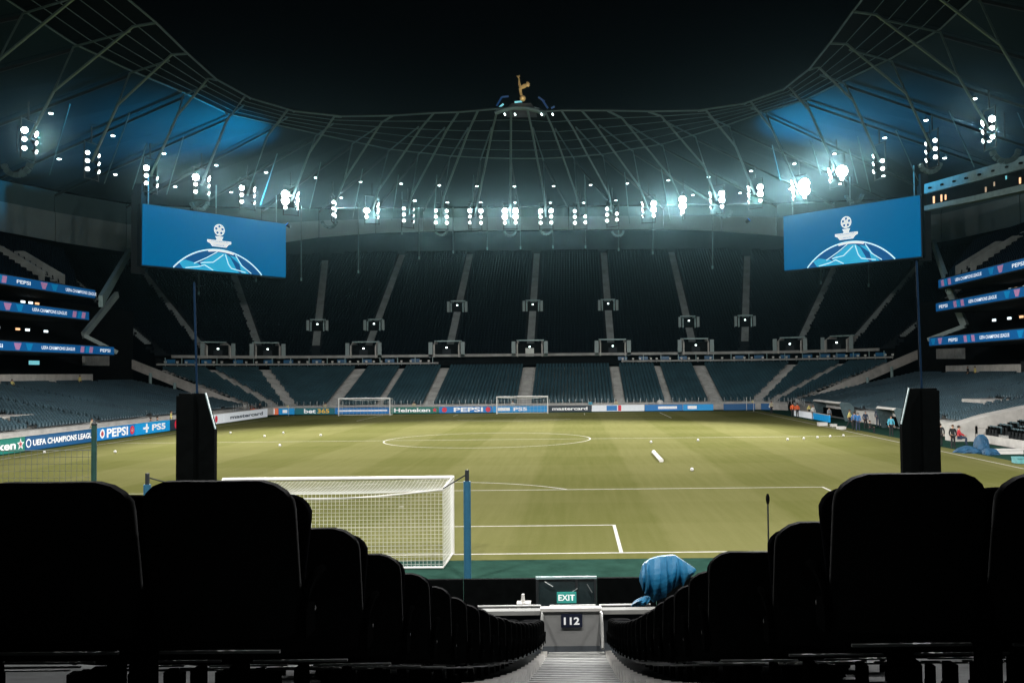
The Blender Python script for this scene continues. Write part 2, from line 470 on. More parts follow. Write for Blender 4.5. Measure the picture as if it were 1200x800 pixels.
# stairways (each a part): stepped ramps lying in the gaps between seat blocks
def stairway(off0, z0, rows, run, rise, xs=None, deg=None, sg=1, k0=0, wd=1.5, name='stairway', m=M_conc):
    mb = MB()
    for k in range(k0, rows):
        for h in (0, 1):
            off = off0 + run * (k + h * 0.5); z = z0 + rise * (k + h * 0.5)
            s = xs if xs is not None else sg * ring_s_at_angle(off, deg)
            x, y, a = ring_pt(off, s); x2, y2, _ = ring_pt(off + run * 0.5, s if xs is not None else sg * ring_s_at_angle(off + run * .5, deg))
            tx, ty = -math.sin(a) * wd / 2, math.cos(a) * wd / 2
            za = z + 0.012; zb = z + rise * 0.5 + 0.012
            mb.add([(x - tx, y - ty, z - .1), (x + tx, y + ty, z - .1), (x + tx, y + ty, zb), (x - tx, y - ty, zb), (x2 - tx, y2 - ty, zb), (x2 + tx, y2 + ty, zb)],
                   [(0, 1, 2, 3), (3, 2, 5, 4)])
    mb.build(name, m, ss_)
for x in (0, 14.9, -14.9, 29.7, -29.7): stairway(0, 1.0, 25, 0.8, 0.238, xs=x, wd=1.45)
for d in (60, 41):
    for sg in (-1, 1): stairway(0, 1.0, 25, 0.8, 0.238, deg=d, sg=sg, wd=1.45)
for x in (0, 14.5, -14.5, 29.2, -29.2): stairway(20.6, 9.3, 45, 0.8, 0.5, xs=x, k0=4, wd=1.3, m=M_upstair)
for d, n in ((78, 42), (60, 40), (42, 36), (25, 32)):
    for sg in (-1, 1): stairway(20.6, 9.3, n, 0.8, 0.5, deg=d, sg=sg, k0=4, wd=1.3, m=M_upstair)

# vomitories: two sloping cheeks, lintel rail, dark mouth, door lamp
M_lamp_small = mat('small_white_lamp', (0.9, 0.95, 1), 0.5, emit=6, ecol=(0.8, 1.0, 0.95))
M_door_glow = mat('doorway_glow', (0.2, 0.2, 0.18), 0.5, emit=0.25, ecol=(0.5, 0.55, 0.5))
def vomitory(x, y, z, ang, wd, dep, ht, big):
    loc = Vector((x, y, z)); c, s = math.cos(ang - PI / 2), math.sin(ang - PI / 2)
    def T(p): return (x + p[0] * c - p[1] * s, y + p[0] * s + p[1] * c, z + p[2])
    def part(name, boxes, m):
        mb = MB()
        for b in boxes:
            t = MB().box(*b); mb.add([T(p) for p in t.v], t.f)
        mb.build(name, m, ss_)
    def poly(name, pts, dx, m):
        mb = MB(); mb.prism([T(p) for p in pts], Vector(T((dx, 0, 0))) - Vector(T((0, 0, 0)))); mb.build(name, m, ss_)
    for sx in (-1, 1):
        xx = sx * wd / 2 - (0.22 if sx > 0 else 0)
        poly('vomitory_cheek', [(xx, -0.2, 0), (xx, -0.2, ht * 0.75), (xx, dep * .4, ht), (xx, dep, ht), (xx, dep, 0)], 0.22, M_conc_light if big else M_steel)
        xo = sx * (wd / 2 + (0.9 if big else 0.7))
        part('vomitory_glass', [(min(xo, sx * wd / 2 + .2 * sx), max(xo, sx * wd / 2 + .2 * sx), 0.1, 0.18, 0, ht * .92)], M_grey_panel)
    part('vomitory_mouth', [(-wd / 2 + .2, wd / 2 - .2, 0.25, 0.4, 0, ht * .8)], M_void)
    part('vomitory_lintel', [(-wd / 2 - .15, wd / 2 + .15, dep * .45, dep * .55, ht - .1, ht + .12)], M_steel)
    if big:
        part('vomitory_door', [(-0.75, 0.75, 0.12, 0.2, 0.0, ht * .5)], M_door_glow if abs(x) < 5 else M_conc_dark)
    part('vomitory_lamp', [(-0.13, 0.13, 0.05, 0.2, ht * .55, ht * .55 + .2)], M_lamp_small)
def vom_ring(off, s, z, wd, dep, ht, big):
    x, y, a = ring_pt(off, s); vomitory(x, y, z, a, wd, dep, ht, big)
for xs in (0, 14.7, -14.7, 29.4, -29.4): vom_ring(20.1, xs, 8.9, 4.6, 4.2, 2.9, True)
for d in (62, 45):
    for sg in (-1, 1): vom_ring(20.1, sg * ring_s_at_angle(20.1, d), 8.9, 4.2, 4.2, 2.8, True)
for xs in (0, 14.5, -14.5): vom_ring(20.6 + .8 * 16.5, xs, 9.3 + .5 * 17, 2.5, 3.2, 2.2, False)
for xs in (29.2, -29.2): vom_ring(20.6 + .8 * 9, xs, 9.3 + .5 * 9.5, 2.5, 3.2, 2.2, False)
for sg in (-1, 1): vom_ring(20.6 + .8 * 9, sg * ring_s_at_angle(27.8, 78), 9.3 + .5 * 9.5, 2.5, 3.2, 2.2, False)

# ------------------------------------------------------------------ side stands
SIDE_K = 25
def side_z(k): return 1.1 + 0.15 * k
def side_stand(sg):
    nm = 'left' if sg < 0 else 'right'
    t = thing('grandstand', (sg * 40.5, 60, 0), f'tall side grandstand along the {nm} touchline with shallow lower rows under three lit decks', 'grandstand')
    y0, y1 = 20, 106
    vs = []; fs = []; mats = []; near = []
    aisles = [y for y in (30, 41.5, 53, 64.5, 76, 87.5, 98.5)]
    for k in range(SIDE_K):
        x = 40.5 + .8 * k; z = side_z(k); n = len(vs); ye = y1 + 0.35 * .8 * k
        segs = [(y0, ye, 0)] if not (sg > 0 and k < 6) else [(y0, 44.85, -.62), (44.85, ye, 0)]
        for ya_, yb_, dz_ in segs:
            n = len(vs)
            vs += [(sg * x, ya_, z + dz_), (sg * x, yb_, z + dz_), (sg * (x + .8), yb_, z + dz_), (sg * (x + .8), ya_, z + dz_), (sg * (x + .8), yb_, z + dz_ + .15), (sg * (x + .8), ya_, z + dz_ + .15)]
            fs += [(n, n + 1, n + 2, n + 3), (n + 3, n + 2, n + 4, n + 5)]
        y = y0
        while y < ye - .7:
            y += 0.56
            if any(abs(y - a - .12 * k) < .78 for a in aisles): continue
            if sg > 0 and (44.6 < y < 47.2): continue
            if sg > 0 and (6 <= k <= 10 and 55.4 < y < 60.4): continue
            if sg < 0 and (4 <= k <= 7 and 40 < y < 58.5): continue
            m4 = xf(sg * (x + .5), y, z, -sg * PI / 2)
            if sg > 0 and k < 6 and 33 < y < 44.6: near.append((k, sg * (x + .5), y, z - .62))
            else: mats.append(m4)
    MB().add(vs, fs).build('lower_terrace', M_conc, t)
    MB().box(*sorted((sg * 40.3, sg * 40.5)), 44.9 if sg > 0 else y0, y1, 0, 1.25).build('front_wall', M_conc_light, t)
    if sg > 0: MB().box(40.3, 40.5, y0, 44.85, 0, .62).build('front_wall', M_conc_light, t)
    MB().box(*sorted((sg * 60.6, sg * 61.0)), y0, 101, side_z(24), 6.4).build('rear_wall', M_conc_light, t)
    for yy in (36, 58, 78):
        MB().box(*sorted((sg * 60.4, sg * 60.6)), yy - .5, yy + .5, side_z(24), 6.75).build('gate_pier', M_dark_steel, t)
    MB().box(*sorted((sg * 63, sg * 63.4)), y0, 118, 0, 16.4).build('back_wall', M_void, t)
    o = fast_mesh('stadium_seating', SEAT_V, SEAT_F, mats, M_seat_far)
    tag(o, f'massed blue-grey folding seats in the lower rows of the {nm} side stand', 'seating', kind='stuff')
    # decks with ribbon boards
    for zi, (zc, ye) in enumerate(((9.45, 93.5 if sg < 0 else 89.5), (13.75, 87.0 if sg < 0 else 87), (16.65, 88.5 if sg < 0 else 86))):
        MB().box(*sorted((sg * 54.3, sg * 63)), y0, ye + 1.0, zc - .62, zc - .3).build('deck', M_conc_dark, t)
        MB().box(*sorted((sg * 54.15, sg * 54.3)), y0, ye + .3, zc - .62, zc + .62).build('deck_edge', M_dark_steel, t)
    # sloping upper tier rows above the top deck
    vs = []; fs = []; mats = []
    for k in range(15):
        x = 55 + .7 * k; z = 17.2 + .46 * k; ye = 88 + 1.25 * k * .8; n = len(vs)
        vs += [(sg * x, y0, z), (sg * x, ye, z), (sg * (x + .7), ye, z), (sg * (x + .7), y0, z), (sg * (x + .7), ye, z + .46), (sg * (x + .7), y0, z + .46)]
        fs += [(n, n + 1, n + 2, n + 3), (n + 3, n + 2, n + 4, n + 5)]
        y = y0
        while y < ye - .7:
            y += 0.56
            if any(abs(y - a) < .8 for a in (44, 63, 82)): continue
            mats.append(xf(sg * (x + .45), y, z, -sg * PI / 2))
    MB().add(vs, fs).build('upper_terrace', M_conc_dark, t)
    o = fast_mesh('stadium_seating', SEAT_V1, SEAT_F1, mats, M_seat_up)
    tag(o, f'massed seats coloured near-black for shade in the steep upper rows of the {nm} side stand', 'seating', kind='stuff')
    for yy in (63, 82):
        mb = MB()
        for k in range(15): mb.box(*sorted((sg * (55 + .7 * k), sg * (55.7 + .7 * k))), yy - .6, yy + .6, 17.2 + .46 * k, 17.2 + .46 * (k + .6))
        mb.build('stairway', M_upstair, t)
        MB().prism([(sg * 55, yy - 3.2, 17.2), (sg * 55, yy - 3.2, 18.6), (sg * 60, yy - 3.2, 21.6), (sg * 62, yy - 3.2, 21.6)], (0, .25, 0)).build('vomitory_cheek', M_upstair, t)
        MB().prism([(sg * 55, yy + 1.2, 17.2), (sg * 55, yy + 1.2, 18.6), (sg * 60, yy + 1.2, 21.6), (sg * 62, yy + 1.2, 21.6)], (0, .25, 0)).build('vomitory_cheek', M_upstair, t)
    # end slabs: raking edges of the upper tiers and the long sloping parapet towards the corner
    if sg < 0:
        P = [((151, 296), 128, (118, 353), 88), ((137, 345), 104, (98, 393), 92), ((98, 393), 92, (137, 413), 95)]
    else:
        P = [((1094, 285), 124, (1112, 338), 86), ((1112, 338), 90, (1131, 382), 88), ((1131, 382), 88, (1088, 398), 92)]
    for i, ((ax_, ay), ya, (bx_, by), yb) in enumerate(P):
        a = at_y(ax_, ay, ya); b = at_y(bx_, by, yb)
        MB().beam(a, b, 0.5, (1.5, 0.9, 0.5)[i]).build('raking_slab', M_steel if i == 0 else M_grey_panel, t)
    a = at_y(146 if sg < 0 else 1076, 423 if sg < 0 else 415, 118.5); b = at_y(291 if sg < 0 else 932, 481 if sg < 0 else 477, 108.3)
    MB().beam(a, b, 0.45, 1.35).build('corner_parapet', M_conc_light, t)
    # concourse balcony at the corner and columns under the sloping parapet
    a2 = at_y(98 if sg < 0 else 1132, 422 if sg < 0 else 414, 100)
    MB().beam(a2, a, 0.4, 1.5).build('corner_fascia', M_conc, t)
    for f in (.25, .45, .62):
        p = a.lerp(b, f); MB().tube([(p.x, p.y - 1.2, 0), (p.x, p.y - 1.2, p.z)], .22, 8).build('column', M_steel, t)
    # stepped pale end wall of the lower rows
    ew = MB()
    for k in range(0, 18):
        x = 40.5 + .8 * k
        ew.box(*sorted((sg * x, sg * (x + .81))), 106.2 + .28 * k, 106.8 + .28 * k, 0, side_z(k) + .55)
    ew.build('stepped_end_wall', M_conc_light, t)
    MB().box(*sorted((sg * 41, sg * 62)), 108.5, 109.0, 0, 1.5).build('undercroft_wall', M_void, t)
    return t, near
left_stand, _ = side_stand(-1)
right_stand, near_right = side_stand(1)
# pale concrete tunnel ramps cut through the seats
mb = MB()
mb.prism([(38.6, 44.9, 0.0), (38.6, 44.9, 1.25), (41.5, 44.9, 2.1), (56, 44.9, side_z(19) + 1.0), (56, 44.9, 0)], (0, 1.9, 0)); mb.build('tunnel_ramp', M_conc_light, right_stand)
MB().box(45.6, 48.6, 56, 60, 1, 3.0).build('stair_block', M_conc_light, right_stand)
MB().box(-48.2, -44.0, 40, 58.3, 1, 2.45).build('stair_block', M_conc_light, left_stand)

# ------------------------------------------------------------------ folding seats as individual objects
def seat_meshes():
    W, H = 0.235, 0.50; nx, nz = 14, 10
    def top(x):
        r = 0.11; d = max(0, abs(x) - (W - r)); return H - (r - math.sqrt(max(0, r * r - d * d))) * 0.9
    def bot(x):
        r = 0.05; d = max(0, abs(x) - (W - r)); return (r - math.sqrt(max(0, r * r - d * d)))
    def shell(th, y_off, W_=W, hs=1.0):
        mb = MB(); vs = []; fs = []
        xs = [-W_ * math.cos(PI * i / nx) for i in range(nx + 1)]
        for side in (0, 1):
            for i, x in enumerate(xs):
                xx = x * W / W_
                t_, b_ = top(xx) * hs, bot(xx)
                for j in range(nz + 1):
                    z = lerp(b_, t_, j / nz)
                    edge = min(1, (W_ - abs(x)) / .02, (t_ - z + .004) / .02, (z - b_ + .004) / .02)
                    thk = th * (0.35 + 0.65 * math.sqrt(max(0, min(1, edge))))
                    yc = y_off + 0.10 * (z / H) - 0.045 * (x / W) ** 2 * -1 * -1
                    y = yc + (thk / 2 if side else -thk / 2)
                    vs.append((x, y, z))
        A = (nx + 1) * (nz + 1)
        g = lambda s, i, j: s * A + i * (nz + 1) + j
        for i in range(nx):
            for j in range(nz):
                fs.append((g(0, i, j), g(0, i + 1, j), g(0, i + 1, j + 1), g(0, i, j + 1)))
                fs.append((g(1, i, j), g(1, i, j + 1), g(1, i + 1, j + 1), g(1, i + 1, j)))
        for j in range(nz):
            fs.append((g(0, 0, j), g(0, 0, j + 1), g(1, 0, j + 1), g(1, 0, j))); fs.append((g(0, nx, j), g(1, nx, j), g(1, nx, j + 1), g(0, nx, j + 1)))
        for i in range(nx):
            fs.append((g(0, i, 0), g(1, i, 0), g(1, i + 1, 0), g(0, i + 1, 0))); fs.append((g(0, i, nz), g(0, i + 1, nz), g(1, i + 1, nz), g(1, i, nz)))
        return mb.add(vs, fs)
    return shell
# near seat: origin on the tread under the backrest; viewer (north) side is -y, seats face +y
def make_near_seat():
    t = thing('stadium_seat', (0, 0, 0), 'x', 'seat', 'black folding seats in the near stand')
    shell = seat_meshes()
    b = shell(0.055, 0.0); b.v = [(x, -y, z + 0.33) for x, y, z in b.v]
    back = b.build('backrest', M_seat_shell, t, smooth=True)
    c = shell(0.05, 0.0); c.v = [(x * .88, -y + 0.045, z * .86 + 0.37) for x, y, z in c.v]
    c.build('back_cushion', M_seat, back, smooth=True)
    p = MB(); pr = shell(0.07, 0.0); pr.v = [(x * .9, 0.13 + (z * .12), z * .72 + 0.34) for x, y, z in pr.v] if False else [(x * .9, y * 1.0 + 0.13 + z * .10 + (0.0), z * .76 + 0.36) for x, y, z in pr.v]
    pr.build('seat_pan', M_seat, t, smooth=True)
    for sx in (-1, 1):
        a = MB(); x = sx * 0.245
        a.tube([(x, 0.0, 0.40), (x, 0.04, 0.47), (x, 0.12, 0.50), (x, 0.22, 0.50)], [.014, .017, .018, .014], 8)
        a.box(x - .012, x + .012, 0.0, 0.10, 0.33, 0.42)
        arm = a.build('armrest', M_arm, t, smooth=True)
        hg = MB().tube([(x - sx * .03, 0.10, 0.40), (x + sx * .012, 0.10, 0.40)], .008, 10).build('hinge', M_dark_steel, arm)
    l = MB(); l.box(-.275, -.225, -0.04, 0.05, 0.0, 0.28); l.box(-.29, -.21, -0.07, 0.10, 0.0, 0.02); l.box(-.255, -.245, -.1, .12, .02, .14)
    l.build('leg', M_rubber, t)
    MB().beam((-0.185, -0.03, 0.30), (0.185, -0.03, 0.30), 0.012, 0.008).build('rail', mat('worn_seat_rail', (.05, .055, .055), .6, .2, var=.3, scale=8), t)
    return t
proto = make_near_seat(); pkids = tree_of(proto)
NROWS = 22
def T_top(n): return 0.314 + 0.272 * n - 0.002 * n * n
def row_z(n): return CAM.z - T_top(n) - 0.83
def row_d(n): return 2.9 + 0.8 * n
first = True
for n in range(NROWS - 1):
    eL = -0.85 + 0.011 * n
    eR = (0.785, 0.775)[n] if n < 2 else 0.63
    for side in (-1, 1):
        cnt = 3 if n == 0 else (5 if n < 12 else 7)
        for j in range(cnt):
            x = CAM.x + (eL - 0.245 - 0.495 * j if side < 0 else eR + 0.245 + 0.495 * j)
            if first: o = proto; first = False
            else: o = copy_tree(proto, None, pkids)
            o.location = (x, CAM.y + row_d(n), row_z(n)); o.rotation_euler = (0, 0, random.uniform(-.02, .02)); o.scale = (-1 if side > 0 else 1, 1, random.uniform(.992, 1.008))
            o['label'] = f"black folding seat, {ORD[n]} row down from the camera, {ORD[j]} {'left' if side < 0 else 'right'} of the aisle"
# small dugout-side seats (right touchline), seen at about 8 px
def make_small_seat():
    t = thing('stadium_seat', (0, 0, 0), 'x', 'seat', 'navy seats beside the tunnel on the right')
    m = mat('navy_seat_shell', (0.045, 0.085, 0.10), 0.4, var=.2)
    mb = MB()
    outl = [(-.22, .3), (-.22, .78), (-.17, .86), (.17, .86), (.22, .78), (.22, .3)]
    mb.prism([(x, .12 + (z - .3) * .15, z) for x, z in outl], (0, .05, 0)); mb.build('backrest', m, t)
    mb = MB(); mb.prism([(x * .92, .04, z * .8 + .08) for x, z in outl], (0, .06, 0)); mb.build('seat_pan', M_black_pad, t)
    MB().box(-.26, -.22, -.1, .16, .0, .58).build('arm_bracket', M_dark_steel, t)
    return t
sp = make_small_seat(); skids = tree_of(sp); first = True
ys_sorted = sorted({round(q[2], 2) for q in near_right})
for (k, x, y, z) in near_right:
    o = sp if first else copy_tree(sp, None, skids); first = False
    o.location = (x, y, z); o.rotation_euler = (0, 0, -PI / 2 + random.uniform(-.03, .03))
    idx = len(ys_sorted) - 1 - ys_sorted.index(round(y, 2))
    o['label'] = f"navy folding seat at the right, {ORD[k]} row up, {ORD[min(idx, 24)]} from the tunnel ramp"

# ------------------------------------------------------------------ near stand terrace
ns = thing('grandstand', (CAM.x, CAM.y, 0), 'near dark stand with stepped terrace below the black seats', 'grandstand')
for side in (-1, 1):
    mb = MB()
    for n in range(-4, NROWS):
        z = CAM.z - (0.314 + 0.272 * n - 0.002 * n * n) - 0.83
        zn = CAM.z - (0.314 + 0.272 * (n + 1) - 0.002 * (n + 1) ** 2) - 0.83
        y0 = CAM.y + row_d(n) - 0.42; y1 = y0 + 0.8
        xe = (-0.85 + 0.011 * n) if side < 0 else (0.785 if n < 2 else 0.63)
        xo = side * 26
        xa, xb = sorted((CAM.x + xe + 0.0 * side, CAM.x + xo))
        mb.add([(xa, y0, z), (xb, y0, z), (xb, y1, z), (xa, y1, z), (xa, y1, zn - .02), (xb, y1, zn - .02), (xa, y0, zn - .3), (xb, y0, zn - .3)],
               [(0, 1, 2, 3), (3, 2, 5, 4), (0, 3, 4, 6), (1, 7, 5, 2)])
        if n >= 2:
            ke = MB(); x_in = CAM.x + xe
            ke.box(*sorted((x_in - side * .03, x_in + side * .10)), y0 + .002, y1 - .002, z - .42, z + .06)
            ke.build('aisle_kerb', M_conc_light, ns)
    mb.build('terrace', mat('stand_concrete', (.06, .065, .066), .9, var=.35, scale=1.5, bump=.3, spec=.2), ns)
for n in range(-4, NROWS):
    for h in (0, 1):
        f = n + h * .5
        z = CAM.z - (0.314 + 0.272 * f - 0.002 * f * f) - 0.83 + lerp(-.14, .11, max(0, f) / 21)
        y0 = CAM.y + row_d(f) - 0.42
        xa = CAM.x - 0.815 + 0.011 * max(n, 0); xb = CAM.x + (0.75 if n < 2 else 0.595)
        MB().box(xa + .003, xb - .003, y0, y0 + .398, z - .3, z - .004 - .0).build('step', mat('step_concrete', (.09, .098, .10), .9, var=.3, scale=2.5, bump=.3), ns)
        MB().box(xa + .003, xb - .003, y0 + .35, y0 + .4005, z - .05, z + .0015).build('step_nosing', mat('step_nosing_paint', (0.40, 0.40, 0.38), 0.7), ns)

# the overhanging upper deck of the near stand, above and behind the camera
MB().box(-60, 70, -62, -17.2, 12.2, 12.8).build('upper_deck', M_conc_dark, ns)
MB().box(-60, 70, -17.2, -17.0, 12.0, 13.2).build('deck_fascia', M_conc_dark, ns)
MB().box(-60, 70, -48, -47.6, -0.5, 12.2).build('back_wall', M_conc_dark, ns)
# ------------------------------------------------------------------ front of the near stand
def D(d): return CAM.y + d
wall_d = 20.2
a = at_y(636, 716, D(wall_d)); b = at_y(703, 751, D(wall_d))
t = thing('aisle_wall', ((a.x + b.x) / 2, D(wall_d), 0), 'grey end wall carrying the navy 112 plate at the foot of the aisle', 'wall')
MB().box(a.x, b.x, D(wall_d), D(wall_d) + .12, -0.3, a.z).build('wall_panel', mat('grey_wall_paint', (0.27, 0.27, 0.265), 0.7, var=.1, scale=2), t)
MB().box(a.x - .05, b.x + .04, D(wall_d) - .03, D(wall_d) + .15, a.z, a.z + .07).build('coping', M_white, t)
p0 = at_y(657.5, 719.5, D(wall_d) - .03); p1 = at_y(682.5, 734.5, D(wall_d) - .03)
sgn = thing('block_sign', (p0.x, p0.y, p1.z), 'navy plate with the white number 112 on the grey wall', 'sign')
MB().box(p0.x, p1.x, p0.y, p0.y + .02, p1.z, p0.z).build('plate', mat('navy_plate', (0.008, 0.012, 0.035), .4), sgn)
put_text('lettering', '112', mat('sign_white', (.85, .85, .85), .5, emit=.35), sgn, ((p0.x + p1.x) / 2, p0.y - .004, (p0.z + p1.z) / 2), (1, 0, 0), (0, 0, 1), (p0.z - p1.z) * .58, width=(p1.x - p0.x) * .74, bold=.03, off=.004)
# handrails
M_hr = mat('pale_handrail', (0.26, 0.26, 0.25), 0.4, 0.2, var=.1)
for (x0, y0, x1, y1, lab) in ((560, 710.5, 634, 709.5, 'pale handrail left of the grey aisle wall'), (644, 710, 698, 709, 'pale handrail in front of the green exit sign'), (702, 709, 762, 708, 'pale handrail right of the grey aisle wall')):
    A = at_y(x0, y0, D(21.0)); B = at_y(x1, y1, D(21.0))
    t = thing('handrail', (A.x, A.y, 0), lab, 'handrail')
    MB().tube([A, B], .03, 8).build('top_rail', M_hr, t, smooth=True)
    for f in (.03, .5, .97):
        p = A.lerp(B, f); MB().tube([(p.x, p.y, 0), p], .022, 8).build('post', M_rail, t)
for sx, (x0, x1, yy) in ((-1, (520, 636, 718)), (1, (704, 780, 716))):
    A = at_y(x0, yy, D(20.4)); B = at_y(x1, yy, D(20.4))
    t = thing('low_wall', ((A.x + B.x) / 2, D(20.4), 0), f"pale capped low wall closing the front row {'left' if sx < 0 else 'right'} of the aisle", 'wall')
    xo = A.x - 8 if sx < 0 else A.x; xe = B.x if sx < 0 else B.x + 10
    MB().box(xo, xe, D(20.4), D(20.55), -.1, A.z - .05).build('wall_panel', M_conc_dark, t)
    MB().box(xo, xe, D(20.35), D(20.6), A.z - .05, A.z + .04).build('coping', M_conc, t)
    xi = B.x if sx < 0 else A.x
    MB().tube([(xi, D(20.3), A.z), (xi, D(19.6), A.z - .05), (xi, D(19.2), A.z - .45)], .035, 8).build('corner_rail', M_hr, t, smooth=True)
# pitch-side boards seen from behind (black) and the exit panel
top = at_y(560, 678.5, D(23)).z
for (x0, x1, lab) in ((-60, 629, 'black back of the pitchside boards left of the exit panel'), (699, 1260, 'black back of the pitchside boards right of the exit panel')):
    A = at_y(x0, 680, D(23)); B = at_y(x1, 680, D(23))
    t = thing('board_back', ((A.x + B.x) / 2, D(23), 0), lab, 'advertising board')
    n = 8
    for i in range(n):
        xa = lerp(A.x, B.x, i / n) + .01; xb = lerp(A.x, B.x, (i + 1) / n) - .01
        MB().box(xa, xb, D(23), D(23.12), 0, top).build('panel', M_black_pad, t)
A = at_y(629.5, 678, D(22.6)); B = at_y(698, 706, D(22.6))
t = thing('exit_gate', ((A.x + B.x) / 2, D(22.6), 0), 'dark glazed gate panel with braces and a green EXIT sign', 'gate')
MB().box(A.x, B.x, D(22.6), D(22.63), 0, A.z).build('glass_panel', mat('smoked_glass', (0.018, 0.03, 0.032), 0.25, var=.4, scale=2), t)
MB().box(A.x - .03, B.x + .03, D(22.57), D(22.66), A.z, A.z + .05).build('top_rail', M_steel, t)
for x in (A.x, B.x, (A.x + B.x) / 2 + .25): MB().box(x - .03, x + .03, D(22.56), D(22.60), 0, A.z).build('frame_post', M_dark_steel, t)
for (xa, ya, xb, yb) in ((638, 681, 648, 687), (665, 697, 677, 689), (688, 684, 694, 694)):
    MB().tube([at_y(xa, ya, D(22.55)), at_y(xb, yb, D(22.55))], .012, 6).build('brace', M_rail, t)
p0 = at_y(652.5, 693.5, D(22.5)); p1 = at_y(675.5, 706, D(22.5))
sg_ = thing('exit_sign', (p0.x, p0.y, p1.z), 'green EXIT sign with white letters on the dark gate', 'sign')
MB().box(p0.x, p1.x, p0.y, p0.y + .03, p1.z, p0.z).build('sign_plate', mat('exit_green', (0.03, 0.26, 0.22), .5, emit=.22, ecol=(.05, .5, .42)), sg_)
put_text('lettering', 'EXIT', mat('exit_white', (.8, .85, .83), .5, emit=.55, ecol=(.8, .9, .85)), sg_, ((p0.x + p1.x) / 2, p0.y, (p0.z + p1.z) / 2), (1, 0, 0), (0, 0, 1), (p0.z - p1.z) * .55, bold=.02, off=.006)
# white stool-like stand left of the exit panel
c = at_y(614, 714, D(21.6))
t = thing('camera_stand', (c.x, c.y, 0), 'small white stand with an upright stem left of the exit panel', 'stand')
s_ = 21.6 / FPX
MB().box(c.x - 8 * s_, c.x + 8 * s_, c.y - .12, c.y + .12, c.z + 4 * s_, c.z + 9 * s_).build('tray', M_white, t)
MB().tube([(c.x - 1 * s_, c.y, c.z + 9 * s_), (c.x - 1 * s_, c.y, c.z + 18 * s_)], [.05, .035], 10).build('stem', M_white, t, smooth=True)
for q in (-6, 6): MB().box(c.x + q * s_ - .03, c.x + q * s_ + .03, c.y - .1, c.y + .1, 0, c.z + 4 * s_).build('leg', M_white, t)
MB().box(c.x - 8 * s_, c.x + 8 * s_, c.y - .2, c.y + .2, 0, .05).build('base', M_white, t)

# blue tarpaulin over a broadcast camera
def tarp(rows, d, dep, label, seed, name='tarpaulin_cover', under=True):
    """rows: (y pixel, left pixel, right pixel) from the top edge down; a draped closed sheet with folds"""
    mm = mat('blue_tarpaulin', (0.005, 0.115, 0.235), 0.55, var=.12, scale=3, bump=.25)
    yt, yb = rows[0][0], rows[-1][0]; n = 40; m = 24; vs = []; fs = []
    c = at_y((rows[0][1] + rows[0][2]) / 2, (yt + yb) / 2, D(d))
    t = thing(name, (c.x, c.y, 0), label, 'tarpaulin')
    for L in range(m + 1):
        v = L / m; py = lerp(yt, yb, v)
        l = interp(py, [(r[0], r[1]) for r in rows]); r_ = interp(py, [(r[0], r[2]) for r in rows])
        for j in range(2 * n):
            front = j < n; u = j / (n - 1) if front else 1 - (j - n) / (n - 1)
            px = lerp(l, r_, u); q = at_y(px, py, D(d))
            cu = math.sqrt(max(0, 1 - (2 * u - 1) ** 2)); body = (0.25 + 0.75 * math.sin(PI * min(1, v * 1.15 + .08) ** .8)) if v < .98 else .2
            a_ = math.atan2(v + .55, (u - .45) * 1.6)
            fold = (math.sin(a_ * 17 + seed + 2.2 * math.sin(a_ * 5)) * .07 + math.sin(a_ * 31 + 1.3 * v) * .03) * (0.25 + v)
            crease = -abs(math.sin((u * 3.1 + v * 1.7) * PI)) * .07
            y = -dep * cu * max(.15, body) - (fold + crease) * cu
            vs.append((q.x, c.y + (y if front else -y * .8), q.z + .02 * math.sin(u * 23 + seed)))
    N = 2 * n
    for L in range(m):
        for j in range(N): fs.append((L * N + j, L * N + (j + 1) % N, (L + 1) * N + (j + 1) % N, (L + 1) * N + j))
    fs.append(tuple(range(N))); fs.append(tuple(m * N + j for j in range(N)))
    MB().add(vs, fs).build('cover', mm, t, smooth=True)
    if under:
        MB().tube([(c.x, c.y, 0), (c.x, c.y, c.z)], .06, 8).build('pedestal', M_dark_steel, t)
    return t
